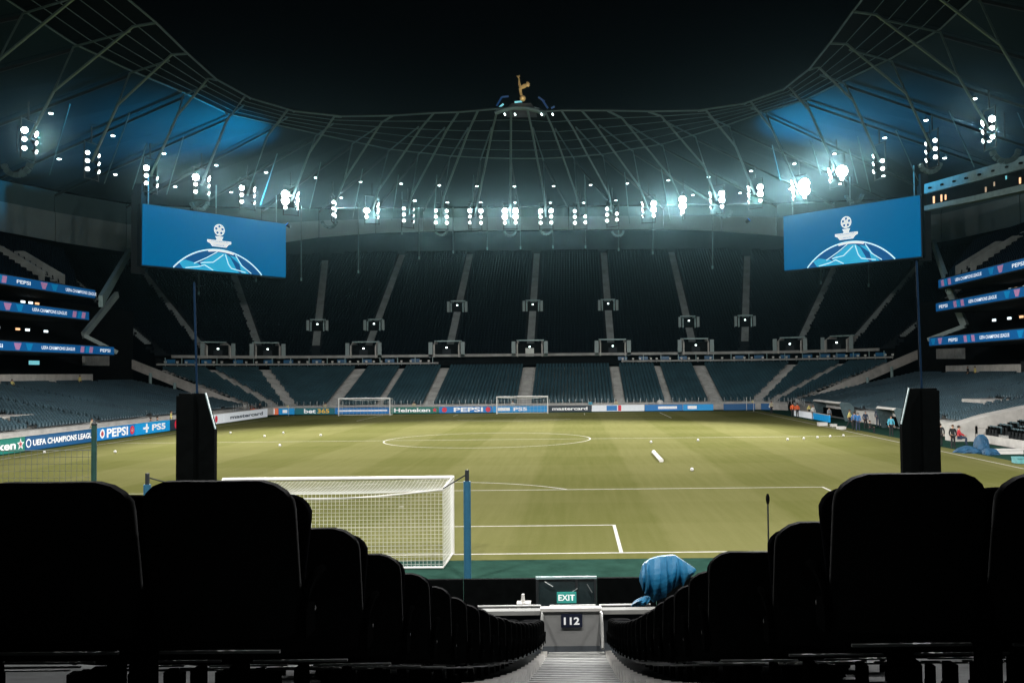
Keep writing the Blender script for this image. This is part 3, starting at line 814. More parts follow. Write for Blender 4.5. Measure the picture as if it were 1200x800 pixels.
def draped(top, bot, d, dep, label, name, cols=18):
    mm = mat('blue_tarpaulin', (0.005, 0.115, 0.235), 0.55, var=.12, scale=3, bump=.25)
    def along(P, u):
        L = [math.dist(a, b) for a, b in zip(P, P[1:])]; q = u * sum(L)
        for a, b, l in zip(P, P[1:], L):
            if q <= l + 1e-9: return (lerp(a[0], b[0], q / l), lerp(a[1], b[1], q / l))
            q -= l
        return P[-1]
    rnd = random.Random(4); c = at_y(top[len(top) // 2][0], top[0][1] + 15, D(d)); t = thing(name, (c.x, c.y, 0), label, 'tarpaulin')
    us = [0.0]
    for j in range(cols): us.append(us[-1] + rnd.uniform(.5, 1.5))
    us = [u / us[-1] for u in us]; rows = 9; vs = []; fs = []; ple = [rnd.uniform(.4, 1.3) * (1 if j % 2 else -1) for j in range(cols + 1)]
    for back in (0, 1):
        for j, u in enumerate(us):
            T = along(top, u); B = along(bot, min(1, max(0, u + .03 * math.sin(j * 2.3))) if 0 < u < 1 else u)
            for i in range(rows + 1):
                v = i / rows; bend = .05 * math.sin(PI * v) * math.sin(j * 1.7)
                px = lerp(T[0], B[0], v) + (bend * 22 if 0 < u < 1 else 0); py = lerp(T[1], B[1], v); q = at_y(px, py, D(d))
                edge = min(1, 5 * min(u, 1 - u)); bulge = dep * (.04 + .96 * math.sin(PI * min(1, .04 + v * .8))) * edge
                pl = ple[j] * .12 * (.25 + v * .9) * edge
                vs.append((q.x, D(d) + (-(bulge + pl) if not back else bulge * .7 + .02), q.z))
    K = (cols + 1) * (rows + 1); g = lambda b, j, i: b * K + j * (rows + 1) + i
    for j in range(cols):
        for i in range(rows):
            a, b, c2, e = g(0, j, i), g(0, j + 1, i), g(0, j + 1, i + 1), g(0, j, i + 1)
            fs += [(a, b, c2), (a, c2, e)] if (i + j) % 2 else [(a, b, e), (b, c2, e)]
            fs.append((g(1, j, i), g(1, j, i + 1), g(1, j + 1, i + 1), g(1, j + 1, i)))
        fs += [(g(0, j, 0), g(1, j, 0), g(1, j + 1, 0), g(0, j + 1, 0)), (g(0, j, rows), g(0, j + 1, rows), g(1, j + 1, rows), g(1, j, rows))]
    for i in range(rows): fs += [(g(0, 0, i), g(0, 0, i + 1), g(1, 0, i + 1), g(1, 0, i)), (g(0, cols, i), g(1, cols, i), g(1, cols, i + 1), g(0, cols, i + 1))]
    o = MB().add(vs, fs).build('cover', mm, t)
    MB().tube([(c.x, c.y, 0), (c.x, c.y, c.z)], .06, 8).build('pedestal', M_dark_steel, t)
    return t
draped([(750, 672), (753, 661), (762, 654), (774, 651), (790, 649.5), (800, 656), (815, 666)], [(749, 676), (750, 686), (761, 700), (767, 704), (775, 699), (787, 687), (800, 682), (816, 668)], 22.3, .42, 'bright blue tarpaulin wrapped over a pitchside camera', 'tarpaulin_cover')
tarp([(699, 754, 761), (702, 748, 763), (706, 741, 760), (709, 739, 754), (713, 741, 747)], 20.9, .15, 'crumpled blue sheet draped over the right handrail', 5, name='crumpled_sheet', under=False)

# ------------------------------------------------------------------ goals
def net_panel(mb, a, b, c_, d_, nu, nv, r, sag=0.0, sagdir=Vector((0, 0, -1))):
    """quad a-b-c-d, strings both ways"""
    def P(u, v):
        p = Vector(a).lerp(Vector(b), u).lerp(Vector(d_).lerp(Vector(c_), u), v)
        return p + sagdir * (sag * 4 * u * (1 - u) * 0.5 + sag * 4 * v * (1 - v) * 0.5)
    for i in range(nu + 1):
        mb.tube([P(i / nu, j / 6) for j in range(7)], r, 3, cap=False)
    for j in range(nv + 1):
        mb.tube([P(i / 8, j / nv) for i in range(9)], r, 3, cap=False)
def goal(cx, y, s, label, fine=True, net_r=.0052, group='football goals on the pitch', dark=False):
    M_white = MATS['white_paint'] if fine else mat('lightened_white_paint', (.86, .85, .83), .4, var=.04)  # far goals get a lighter white to make up for weak light
    """s: +1 the net lies towards +y, -1 towards -y"""
    t = thing('football_goal', (cx, y, 0), label, 'goal', group)
    W = 3.72; H = 2.5; dp = 2.2 * s
    MB().tube([(cx - W, y, 0), (cx - W, y, H)], .06 if fine else .085, 10).build('post', M_white, t, smooth=True)
    MB().tube([(cx + W, y, 0), (cx + W, y, H)], .06 if fine else .085, 10).build('post', M_white, t, smooth=True)
    MB().tube([(cx - W - .06, y, H), (cx + W + .06, y, H)], .06 if fine else .085, 10).build('crossbar', M_white, t, smooth=True)
    mb = MB()
    mb.tube([(cx - W, y, .04), (cx - W, y + dp, .04), (cx + W, y + dp, .04), (cx + W, y, .04)], .035, 8); mb.build('base_frame', M_white, t)
    hb = H - .12
    pts = [(cx + W * (1 - 2 * i / 12), y + dp, hb - .25 * math.sin(PI * i / 12)) for i in range(13)]
    mb = MB(); mb.tube([(cx + W, y, H)] + pts + [(cx - W, y, H)], .028 if fine else .03, 6); mb.build('net_cord', M_white, t)
    nb = MB(); st = 0.12 if fine else 0.5
    nu = int(2 * W / st); nv = int(H / st); nd = int(2.2 / st)
    net_panel(nb, (cx - W, y, H), (cx + W, y, H), (cx + W, y + dp, hb - .02), (cx - W, y + dp, hb - .02), nu, nd, net_r, sag=.16)
    net_panel(nb, (cx - W, y + dp, hb - .1), (cx + W, y + dp, hb - .1), (cx + W, y + dp, .03), (cx - W, y + dp, .03), nu, nv, net_r, sag=.06, sagdir=Vector((0, s, 0)))
    for sx in (-1, 1):
        net_panel(nb, (cx + sx * W, y, H), (cx + sx * W, y + dp, hb), (cx + sx * W, y + dp, .03), (cx + sx * W, y, .03), nd, nv, net_r, sag=.05, sagdir=Vector((sx, 0, 0)))
    nb.build('net', M_net, t, kind='stuff')
    return t
goal(0, -0.06, -1, 'large white goal with square-mesh net at the near end of the pitch')
goal(0.15, 105.1, 1, 'small far goal on the goal line below the central stairway', fine=False, net_r=.009)
pg = at_y(426.5, 486, 104.0)
goal(pg.x, 104.2, 1, 'portable goal on the far goal line left of the centre goal', fine=False, net_r=.009)

# net stanchions (blue padded posts) with guy cords
for px, x, lab in ((548, 4.62, 'blue padded post behind the near goal, right of the net'), (172, -4.75, 'blue padded post tip behind the left black seats, beside the net')):
    base = at_y(px, 677, D(26.6)); 
    t = thing('net_stanchion', (base.x, base.y, 0), lab, 'post', 'blue stanchions holding the near goal net')
    MB().tube([(base.x, base.y, 0), (base.x, base.y, 2.8)], .105, 12).build('padding', M_blue_post, t, smooth=True)
    MB().tube([(base.x, base.y, 2.8), (base.x, base.y, 3.12)], .06, 10).build('tip', M_dark_steel, t, smooth=True)
    sgx = 1 if px > 400 else -1
    MB().tube([(base.x, base.y, 3.0), (sgx * 3.72, -2.2, 2.4)], .02, 5).build('guy_cord', M_dark_steel, t)

# ball-stop net mast at the left with its net
mp = at_y(110, 560, D(24.5)); topz = at_y(110, 497, D(24.5)).z
t = thing('net_mast', (mp.x, mp.y, 0), 'slim dark green mast at the left above the seats, holding a ball net', 'mast')
MB().tube([(mp.x, mp.y, 0), (mp.x, mp.y, topz)], .07, 10).build('mast', mat('dark_green_paint', (0.012, 0.05, 0.04), .5), t, smooth=True)
MB().sphere((mp.x, mp.y, topz), .075).build('cap', M_dark_steel, t, smooth=True)
bn = thing('ball_stop_net', (mp.x - 5, mp.y, 0), 'fine ball-stop net hung left of the slim green mast', 'net')
nb = MB(); topn = at_y(110, 527, D(24.5)).z
net_panel(nb, (mp.x - 9, mp.y, topn), (mp.x, mp.y, topn), (mp.x, mp.y, .0), (mp.x - 9, mp.y, .0), 60, 22, .006)
nb.build('net', M_net_dark, bn, kind='stuff')
MB().tube([(mp.x - 9, mp.y, topn), (mp.x, mp.y, topn)], .012, 5).build('head_cord', M_net_dark, bn)

# microphone on stand, right
b0 = at_y(901, 660, D(23.8)); tz = at_y(901, 582, D(23.8)).z
t = thing('microphone_stand', (b0.x, b0.y, 0), 'thin black microphone stand rising beside the right-hand seats', 'microphone')
MB().tube([(b0.x, b0.y, 0), (b0.x, b0.y, tz - .15)], .022, 8).build('pole', M_dark_steel, t)
MB().tube([(b0.x, b0.y, tz - .18), (b0.x, b0.y, tz - .08), (b0.x, b0.y, tz), (b0.x, b0.y, tz + .08)], [.03, .05, .05, .025], 10).build('windshield', M_rubber, t, smooth=True)
MB().box(b0.x - .3, b0.x + .3, b0.y - .02, b0.y + .02, 0, .03).build('foot', M_dark_steel, t)

# tall black padded masts left and right with thin blue poles
for sgm, px0, px1, yt, ys, slant, pole_b, pole_t, lab in (
        (-1, 209.5, 251.5, 461, 503, 240, (231, 458), (227.5, 331), 'tall black padded mast with chamfered top on the left, thin pole above'),
        (1, 1056, 1098, 455, 497, 1066, (1080, 453), (1074, 306), 'tall black padded mast with chamfered top on the right, thin pole above')):
    Y = D(21.8)
    A = at_y(px0, yt, Y); B = at_y(px1, yt, Y); S = at_y(slant, yt, Y); zs = at_y(px0, ys, Y).z
    t = thing('padded_mast', ((A.x + B.x) / 2, Y, 0), lab, 'mast', 'padded masts of the ball net')
    if sgm < 0: poly = [(A.x, Y, 0), (A.x, Y, A.z), (S.x, Y, A.z + .0), (B.x, Y, zs), (B.x, Y, 0)]
    else: poly = [(A.x, Y, 0), (A.x, Y, zs), (S.x, Y, A.z), (B.x, Y, A.z), (B.x, Y, 0)]
    w1 = (A.x + B.x) / 2 + sgm * .02
    MB().prism(poly, (0, .16, 0)).build('padding', M_black_pad, t)
    inner = [(p[0], p[1] - .1, p[2]) for p in poly]
    if sgm < 0: ip = [(A.x - .0, Y - .14, 0), (A.x, Y - .14, A.z - .05), (w1, Y - .14, A.z - .05), (w1, Y - .14, 0)]
    else: ip = [(w1, Y - .14, 0), (w1, Y - .14, A.z - .05), (B.x, Y - .14, A.z - .05), (B.x, Y - .14, 0)]
    MB().prism(ip, (0, .14, 0)).build('front_pad', M_black_pad, t)
    e0, e1 = (S, B) if sgm < 0 else (S, A)
    MB().beam((S.x, Y + .03, A.z + .01), (e1.x + .0, Y + .03, zs), .06, .035, up=Vector((0, 0, 1))).build('lit_edge_strip', M_steel, t)  # pale strip standing in for the floodlit chamfer edge
    pb = at_y(pole_b[0], pole_b[1] + 3, Y + .06); pt = at_y(pole_t[0], pole_t[1], Y + .06)
    MB().tube([pb, pt], .026, 8).build('pole', mat('dark_blue_pole', (.004, .016, .038), .8, spec=.05), t, smooth=True)

# ------------------------------------------------------------------ advertising boards
M_let_w = mat('letter_white', (.7, .7, .7), .5, emit=.3, ecol=(1, 1, 1))
def led(name, c, e=.22): return mat(name, c, .4, var=.05, emit=e, ecol=c)
L_green = led('led_green', hexc('#0c6e62')); L_navy = led('led_navy', hexc('#0a4a78')); L_blue = led('led_blue', hexc('#1273b8')); L_sky = led('led_sky', hexc('#0f8fd0'))
L_orange = led('led_orange', hexc('#e8744a')); L_white = led('led_white', hexc('#c8ccd0'), .5); L_dark = led('led_dark', hexc('#12222e'), .6); L_red = led('led_red', hexc('#d0253c')); L_teal = led('led_teal', hexc('#0b6470'))
L_yellow = led('led_yellow', hexc('#d8b040')); L_pink = led('led_pink', hexc('#c58fc0'))
def star5(c, xd, zd, r, off=0.0):
    c = Vector(c); pts = []
    for i in range(10):
        a = PI / 2 + i * PI / 5; q = r if i % 2 == 0 else r * .42
        pts.append(c + Vector(xd) * math.cos(a) * q + Vector(zd) * math.sin(a) * q)
    return pts
def board(a, b, z0, z1, m, label, texts=(), face=None, group='lit pitchside advertising boards'):
    a = Vector((a[0], a[1], 0)); b = Vector((b[0], b[1], 0)); xd = (b - a).normalized()
    nd = Vector((xd.y, -xd.x, 0)).normalized()      # toward viewer side
    t = thing('advertising_board', ((a.x + b.x) / 2, (a.y + b.y) / 2, 0), label, 'advertising board', group)
    mb = MB(); mb.prism([(a.x, a.y, z0), (b.x, b.y, z0), (b.x, b.y, z1), (a.x, a.y, z1)], -nd * .12); mb.build('display_panel', m, t)
    L = (b - a).length
    MB().beam(Vector((a.x, a.y, z1 + .03)), Vector((b.x, b.y, z1 + .03)), .2, .06).build('top_trim', M_conc_light, t)
    for kind, body, u, wfrac, hfrac, mt in texts:
        o_ = a + xd * (L * u); o_ = Vector((o_.x, o_.y, (z0 + z1) / 2))
        H = (z1 - z0)
        if kind == 'text': put_text('lettering', body, mt, t, o_, xd, (0, 0, 1), H * hfrac, width=L * wfrac, bold=.03, off=.03)
        elif kind == 'star': MB().add([p + nd * .03 for p in star5(o_, xd, (0, 0, 1), H * hfrac)], [tuple(range(10))]).build('star', mt, t)
        elif kind == 'disc': MB().disc(o_ + nd * .03, nd, H * hfrac, 16).build('roundel', mt, t)
        elif kind == 'ring':
            MB().disc(o_ + nd * .03, nd, H * hfrac, 16).build('roundel', mt, t); MB().disc(o_ + nd * .035, nd, H * hfrac * .7, 16).build('roundel_centre', m, t)
        elif kind == 'patch': 
            c1 = o_ - xd * L * wfrac / 2; c2 = o_ + xd * L * wfrac / 2
            MB().add([(c1.x + nd.x * .025, c1.y + nd.y * .025, o_.z - H * hfrac / 2), (c2.x + nd.x * .025, c2.y + nd.y * .025, o_.z - H * hfrac / 2), (c2.x + nd.x * .025, c2.y + nd.y * .025, o_.z + H * hfrac / 2), (c1.x + nd.x * .025, c1.y + nd.y * .025, o_.z + H * hfrac / 2)], [(0, 1, 2, 3)]).build('colour_patch', mt, t)
    return t
XB = -36.6
def yL(px): return at_x(px, 500, XB).y
ya, yb = yL(-60), yL(29.5)
board((XB, ya), (XB, yb), .02, 1.22, L_green, 'green lit board with white lettering and a red star at the left edge', [('text', 'Heineken', .52, .68, .55, M_let_w), ('star', '', .93, 0, .42, M_let_w), ('star', '', .93, 0, .27, L_red)])
ya, yb = yL(30), yL(113)
board((XB, ya), (XB, yb), .02, 1.22, L_navy, 'navy lit board reading UEFA CHAMPIONS LEAGUE', [('ring', '', .035, 0, .3, M_let_w), ('text', 'UEFA CHAMPIONS LEAGUE', .53, .88, .42, M_let_w)])
ya, yb = yL(113.5), yL(158)
board((XB, ya), (XB, yb), .02, 1.22, L_blue, 'blue lit board with bold white PEPSI lettering and round emblems', [('text', 'PEPSI', .52, .56, .72, M_let_w), ('disc', '', .13, 0, .36, M_let_w), ('disc', '', .13, 0, .22, L_red), ('disc', '', .92, 0, .36, L_red), ('disc', '', .92, 0, .2, M_let_w)])
ya, yb = yL(158.5), yL(199)
board((XB, ya), (XB, yb), .02, 1.22, L_sky, 'sky blue lit board reading PS5 left of the black mast', [('text', 'PS5', .66, .40, .55, M_let_w), ('disc', '', .27, 0, .12, M_let_w), ('patch', '', .31, .045, .75, M_let_w), ('patch', '', .29, .16, .16, M_let_w)])
ya, yb = yL(199.5), yL(224)
board((XB, ya), (XB, yb), .02, 1.22, L_dark, 'dark lit board with red and orange discs beside the black mast', [('disc', '', .28, 0, .42, L_red), ('disc', '', .5, 0, .42, L_orange), ('disc', '', .8, 0, .3, L_white)])
ya, yb = yL(224.5), yL(262)
board((XB, ya), (XB, yb), .02, 1.22, L_white, 'pale lit board right of the left black mast with red mark', [('disc', '', .75, 0, .35, L_red)])
ya, yb = yL(262.5), 103.5
board((XB, ya), (XB, yb), .02, 1.22, L_white, 'white lit board with dark lettering near the far left corner', [('text', 'mastercard', .5, .75, .4, L_dark)])
# far boards behind the goal line
YF = 110.2
def xF(px): return at_y(px, 480, YF).x
far = [(286, 300, L_orange, 'orange far board at the left end of the goal line', []),
       (300.6, 326, L_orange, 'orange far board with a white panel beside the orange stewards', [('patch', '', .75, .18, .8, M_let_w)]),
       (326.6, 345, L_sky, 'short sky blue board left of the teal far board', [('patch', '', .4, .3, .5, M_let_w)]),
       (345.6, 392, L_teal, 'teal far board reading bet365', [('text', 'bet', .38, .3, .7, M_let_w), ('text', '365', .72, .3, .7, L_yellow)]),
       (392.6, 457, L_blue, 'blue far board behind the portable goal with a white wave', [('patch', '', .5, .9, .22, M_let_w)]),
       (457.6, 514, L_green, 'green far board with white lettering and a red star', [('text', 'Heineken', .45, .75, .62, M_let_w), ('star', '', .92, 0, .4, L_red)]),
       (514.6, 577, L_blue, 'blue far board reading PEPSI left of the centre goal', [('text', 'PEPSI', .55, .55, .72, M_let_w), ('disc', '', .1, 0, .4, L_red), ('disc', '', .92, 0, .4, L_red)]),
       (577.6, 642, L_sky, 'sky blue far board behind the centre goal', [('patch', '', .2, .22, .5, M_let_w), ('text', 'PS5', .5, .25, .55, M_let_w)]),
       (642.6, 693, L_dark, 'dark far board with white lettering right of the centre goal', [('text', 'mastercard', .5, .82, .5, M_let_w)]),
       (693.6, 755, L_white, 'white far board with a small blue emblem', [('patch', '', .38, .2, .8, L_blue), ('patch', '', .53, .06, .9, L_red)]),
       (755.6, 800, L_blue, 'blue far board with a white strip below the pale round cover', [('patch', '', .6, .5, .4, M_let_w)]),
       (800.6, 836, L_sky, 'bright blue far board left of the grey stair foot', [('patch', '', .3, .3, .5, M_let_w)]),
       (848, 885, L_navy, 'plain navy far board right of the grey stair foot', []),
       (892, 918, L_navy, 'short navy far board near the right corner', [('patch', '', .5, .3, .3, M_let_w)])]
for x0, x1, m, lab, tx in far:
    board((xF(x0), YF), (xF(x1), YF),   .02, .98, m, lab, tx, group='lit far advertising boards')
# right touchline low boards
for i, (p, q, m) in enumerate((((930, 487), (952, 491), L_white), ((953, 491), (972, 495), L_sky))):
    A = at_z(p[0], p[1], 0); B = at_z(q[0], q[1], 0)
    board(A, B, .02, .8, m, ('low white board on the right run-off near the orange stewards', 'low sky blue board on the right run-off beside the yellow steward')[i], group='low right boards')

# ------------------------------------------------------------------ ribbon displays on the side decks
M_ribbon = led('ribbon_blue', hexc('#0e5a98'), .4); M_rtext = mat('ribbon_white', (.7, .8, .9), .5, emit=.6, ecol=(.85, .92, 1))
pins = 0
for sg in (-1, 1):
    nm = 'left' if sg < 0 else 'right'
    for (zc, ye, pos) in ((9.45, 93.8 if sg < 0 else 89.8, 'lowest'), (13.75, 87.3 if sg < 0 else 87.3, 'middle'), (16.65, 88.8 if sg < 0 else 86.3, 'topmost')):
        X = sg * 54.1; t = thing('ribbon_display', (X, 60, zc - .55), f'{pos} long blue ribbon display on the {nm} side stand', 'led display', 'blue ribbon displays of the side stands')
        MB().box(*sorted((X, X - sg * .08)), 30, ye, zc - .5, zc + .5).build('display_panel', M_ribbon, t)
        y = ye - 2.4; i = pins; xd = Vector((0, 1, 0)) if sg < 0 else Vector((0, -1, 0))
        xf_ = X - sg * .09
        while y > 45:
            k = i % 4
            if k == 0: put_text('lettering', 'PEPSI', M_rtext, t, (xf_, y, zc), xd, (0, 0, 1), .42, width=2.6, bold=.02, off=.02); y -= 4.6
            elif k == 1:
                for q, mt in ((-1.1, L_pink), (0.1, L_sky), (1.0, L_pink)):
                    MB().prism([(xf_, y + q - .45, zc - .38), (xf_, y + q + .35, zc - .38), (xf_, y + q + .55, zc + .38), (xf_, y + q - .25, zc + .38)], (-sg * .02, 0, 0)).build('colour_patch', mt, t)
                y -= 5.4
            elif k == 2: put_text('lettering', 'UEFA CHAMPIONS LEAGUE', M_rtext, t, (xf_, y - 1, zc), xd, (0, 0, 1), .4, width=7.2, bold=.02, off=.02); y -= 8
            else:
                for q, mt in ((-1.2, L_red), (1.0, L_sky)):
                    MB().prism([(xf_, y + q - .3, zc - .38), (xf_, y + q + .3, zc - .38), (xf_, y + q + .7, zc + .38), (xf_, y + q - .7, zc + .38)], (-sg * .02, 0, 0)).build('colour_patch', L_pink if mt is L_red else mt, t)
                y -= 5.2
            i += 1
        pins += 1
# warm windows / people glow inside the decks
rw = random.Random(11)
M_w1 = mat('warm_lamp', (0.8, .5, .3), .5, emit=1.3, ecol=(1.0, .55, .28)); M_w2 = mat('cool_lamp', (0.8, .9, .9), .5, emit=2.2, ecol=(.8, .95, 1)); M_w3 = mat('aqua_lamp', (.2, .6, .7), .5, emit=.7, ecol=(.25, .75, .85))
lamps = [(-1, z, y) for z in (11.9,) for y in (57, 60, 78, 82, 84, 88)] + [(-1, 15.3, y) for y in (56, 83, 84.6, 86)] + [(1, 15.3, y) for y in (70, 76, 78, 79.5, 66)] + [(1, 11.9, y) for y in (66, 70, 73, 77, 80, 84)]
for i, (sg, z, y) in enumerate(lamps):
    X = sg * 60; m = (M_w1, M_w2, M_w2)[i % 3]
    t = thing('deck_lamp', (X, y, z), f"small {'warm' if i % 3 == 0 else 'white'} light in the {'left' if sg < 0 else 'right'} side decks, {'upper' if z > 13 else 'lower'} gap, {ORD[i % 7]} from the end", 'lamp', 'small lights inside the side decks')
    MB().box(*sorted((X, X - sg * .2)), y - .3, y + .3, z - .14, z + .12).build('glowing_cover', m, t)
    MB().box(*sorted((X, X + sg * .15)), y - .4, y + .4, z + .12, z + .2).build('housing', M_dark_steel, t)
# hospitality shelves seen under the lowest left ribbon
t = thing('bar_counter', (-60, 62, 6.9), 'warmly lit bar counter under the lowest ribbon on the left', 'bar')
MB().box(-61, -60.2, 50, 72, 6.9, 7.6).build('counter', mat('bar_wood', (.25, .15, .08), .5), t)
for i in range(14):
    y = 50.5 + i * 1.55; MB().box(-60.4, -60.1, y, y + rw.uniform(.3, 1.1), 7.75, 8.2 + rw.uniform(0, .3)).build('lit_shelf', M_w1 if i % 4 else M_warm, t)
for y in (76, 85): MB().box(-60.3, -60.0, y, y + 1.8, 7.6, 8.1).build('aqua_screen', M_w3, t)

# ------------------------------------------------------------------ roof
HT = 41.0; HC = 29.7
names = ['L11', 'L10', 'L9', 'L8', 'L7', 'L6', 'L5', 'L4', 'L3', 'L2', 'L1', 'C', 'R1', 'R2', 'R3', 'R4', 'R5', 'R6', 'R7', 'R8', 'R9', 'R10', 'R11', 'R12']
tips = [(182, 28), (219, 64), (254, 95), (294, 117), (345, 132), (400, 138), (460, 137), (508, 134), (537, 133), (560, 131), (583, 129), (599, 128), (618, 129), (639, 132), (658, 131), (682, 131), (712, 131), (760, 132), (818, 131), (872, 123), (917, 107), (948, 83), (973, 52), (1000, 15)]
gpx = [(86, 53), (152, 84), (215, 110), (268, 135), (320, 147), (370, 158), (413, 167), (455, 176), (490, 180), (527, 184), (563, 186), (599, 187), (637, 187), (673, 185), (707, 182), (742, 176), (777, 170), (815, 159), (855, 147), (898, 132), (945, 118), (990, 96), (1045, 70), (1102, 36)]
kpx = [(63, 107), (138, 123), (208, 135), (265, 143), (313, 160), (362, 180), (404, 210), (443, 224), (482, 230), (520, 230), (561, 232), (598, 232), (638, 232), (676, 230), (714, 229), (750, 220), (786, 208), (826, 196), (862, 172), (905, 152), (949, 130), (1000, 118), (1062, 110), (1123, 90)]
cpx = [(33, 165), (107, 190), (176, 207), (236, 217), (290, 229), (341, 236), (390, 245), (436, 247), (478, 252), (517, 254), (557, 254), (598, 254), (640, 254), (680, 254), (718, 251), (760, 246), (801, 242), (840, 235), (885, 228), (937, 224), (981, 202), (1031, 190), (1093, 176), (1160, 152)]
FA, FB, FY, FN = 74.0, 107.0, 52.5, 4.0
def f_ring(direction, origin):
    d = Vector((direction.x, direction.y)).normalized(); t = 0
    while True:
        x = origin.x + d.x * t; y = origin.y + d.y * t
        if (abs(x) / FA) ** FN + (abs(y - FY) / FB) ** FN >= 1 or t > 120: return x, y
        t += .25
def ftop(y): return interp(y, [(60, 33.2), (95, 33.7), (130, 35.8), (152, 39.0), (160, 40.2)])
def fbot(y): return interp(y, [(60, 26.6), (95, 26.6), (130, 27.4), (150, 31.0), (160, 35.6)])
Tp = []; Gp = []; Kp = []; Cp = []; Fp = []
def add_truss(T, G, K, C):
    Tp.append(T); Gp.append(G); Kp.append(K); Cp.append(C)
for i in range(24):
    T = at_z(*tips[i], HT); G = at_z(*gpx[i], HT); C = at_z(*cpx[i], HC)
    d1 = math.dist(tips[i], kpx[i]); d2 = math.dist(kpx[i], cpx[i])
    K = at_y(*kpx[i], lerp(T.y, C.y, d1 / (d1 + d2)))
    add_truss(T, G, K, C)
# continue both ends along the sides by the same spacing
def extend(idx0, idx1, cnt, front):
    for j in range(1, cnt + 1):
        st = Vector((0, -9.0, 0)) * j
        q = [Tp, Gp, Kp, Cp]; src = [a[idx0].copy() for a in q]
        new = [s_ + st for s_ in src]
        if front:
            ins.append(new)
        else: outs.append(new)
ins = []; outs = []
extend(0, 1, 3, True); extend(23, 22, 3, False)
for new in ins:
    for arr, v in zip((Tp, Gp, Kp, Cp), new): arr.insert(0, v)
for new in outs:
    for arr, v in zip((Tp, Gp, Kp, Cp), new): arr.append(v)
NT = len(Tp); i0 = len(ins)
for i in range(NT):
    C = Cp[i]; ctr = Vector((C.x * .45, min(C.y, 60) if abs(C.x) > 40 else 52.5 + (C.y - 52.5) * .55, 0))
    dr = C - Vector((ctr.x, lerp(C.y, 52.5, .55 if C.y > 60 else 0), 0))
    x, y = f_ring(Vector((dr.x, dr.y)), C); Fp.append(Vector((x, y, ftop(y) + .3)))
roof = thing('stadium_roof', (0, 60, 26), 'dark oval stadium roof with a glazed inner ring and steel cables', 'roof')
for i in range(NT - 1):
    def panel(name, a, b, c_, d_, m, th=.35):
        MB().prism([a, b, c_, d_], (0, 0, th)).build(name, m, roof)
    g0, g1, f0, f1 = Gp[i], Gp[i + 1], Fp[i], Fp[i + 1]
    e = Vector((0, 0, 0))
    gm0 = g0.lerp(g1, .004); gm1 = g0.lerp(g1, .996); fm0 = f0.lerp(f1, .004); fm1 = f0.lerp(f1, .996)
    panel('roof_panel', gm0, gm1, fm1, fm0, M_roof)
    tm0 = Tp[i].lerp(Tp[i + 1], .01); tm1 = Tp[i].lerp(Tp[i + 1], .99)
    panel('glazing_panel', tm0 + Vector((0, 0, .35)), tm1 + Vector((0, 0, .35)), gm1 + Vector((0, 0, .35)), gm0 + Vector((0, 0, .35)), M_glass, .06)
    # fascia: two rows of metal panels
    y0_, y1_ = f0.y, f1.y
    zt0, zt1, zb0, zb1 = ftop(y0_), ftop(y1_), fbot(y0_), fbot(y1_); zm0 = lerp(zt0, zb0, .42); zm1 = lerp(zt1, zb1, .42)
    inw = -Vector((f0.x + f1.x, f0.y + f1.y - 105, 0)).normalized()
    def fpan(name, za0, za1, zc0, zc1, m, ins_):
        a = f0.lerp(f1, .006) + inw * ins_; b = f0.lerp(f1, .994) + inw * ins_
        MB().prism([(a.x, a.y, za0), (b.x, b.y, za1), (b.x, b.y, zc1), (a.x, a.y, zc0)], -inw * .3).build(name, m, roof)
    fpan('fascia_panel', zt0, zt1, zm0 + .05, zm1 + .05, M_teal_panel, 0)
    fpan('fascia_panel', zm0, zm1, zb0, zb1, M_grey_panel, .25)
# purlin rings in the glazed zone
for j, f in enumerate((0.0, .2, .4, .6, .8, 1.0)):
    mb = MB(); mb.tube([Tp[i].lerp(Gp[i], f) + Vector((0, 0, .15)) for i in range(NT)], .11 if j in (0, 5) else .045, 5)
    mb.build('ring_purlin', M_roofsteel, roof)
for i in range(NT):
    T, G, K, C = Tp[i], Gp[i], Kp[i], Cp[i]
    K1 = T.lerp(K, .22) + Vector((0, 0, 1.2 if abs(T.x) > 12 else .5)); 
    mb = MB().tube([T + Vector((0, 0, .1)), K1, K, C], .15, 6); cable = mb.build('radial_cable', M_roofsteel, roof)
    MB().tube([T.lerp(G, .3) + Vector((0, 0, -.1)), G + Vector((0, 0, -.2)), K], .12, 6).build('strut', M_roofsteel, cable)
    # dark rail from the glazing edge to the fascia
    a = G + Vector((0, 0, -.5)); b = Fp[i] + Vector((0, 0, -.9))
    MB().beam(a, b, .22, .32).build('roof_beam', M_dark_steel, roof)
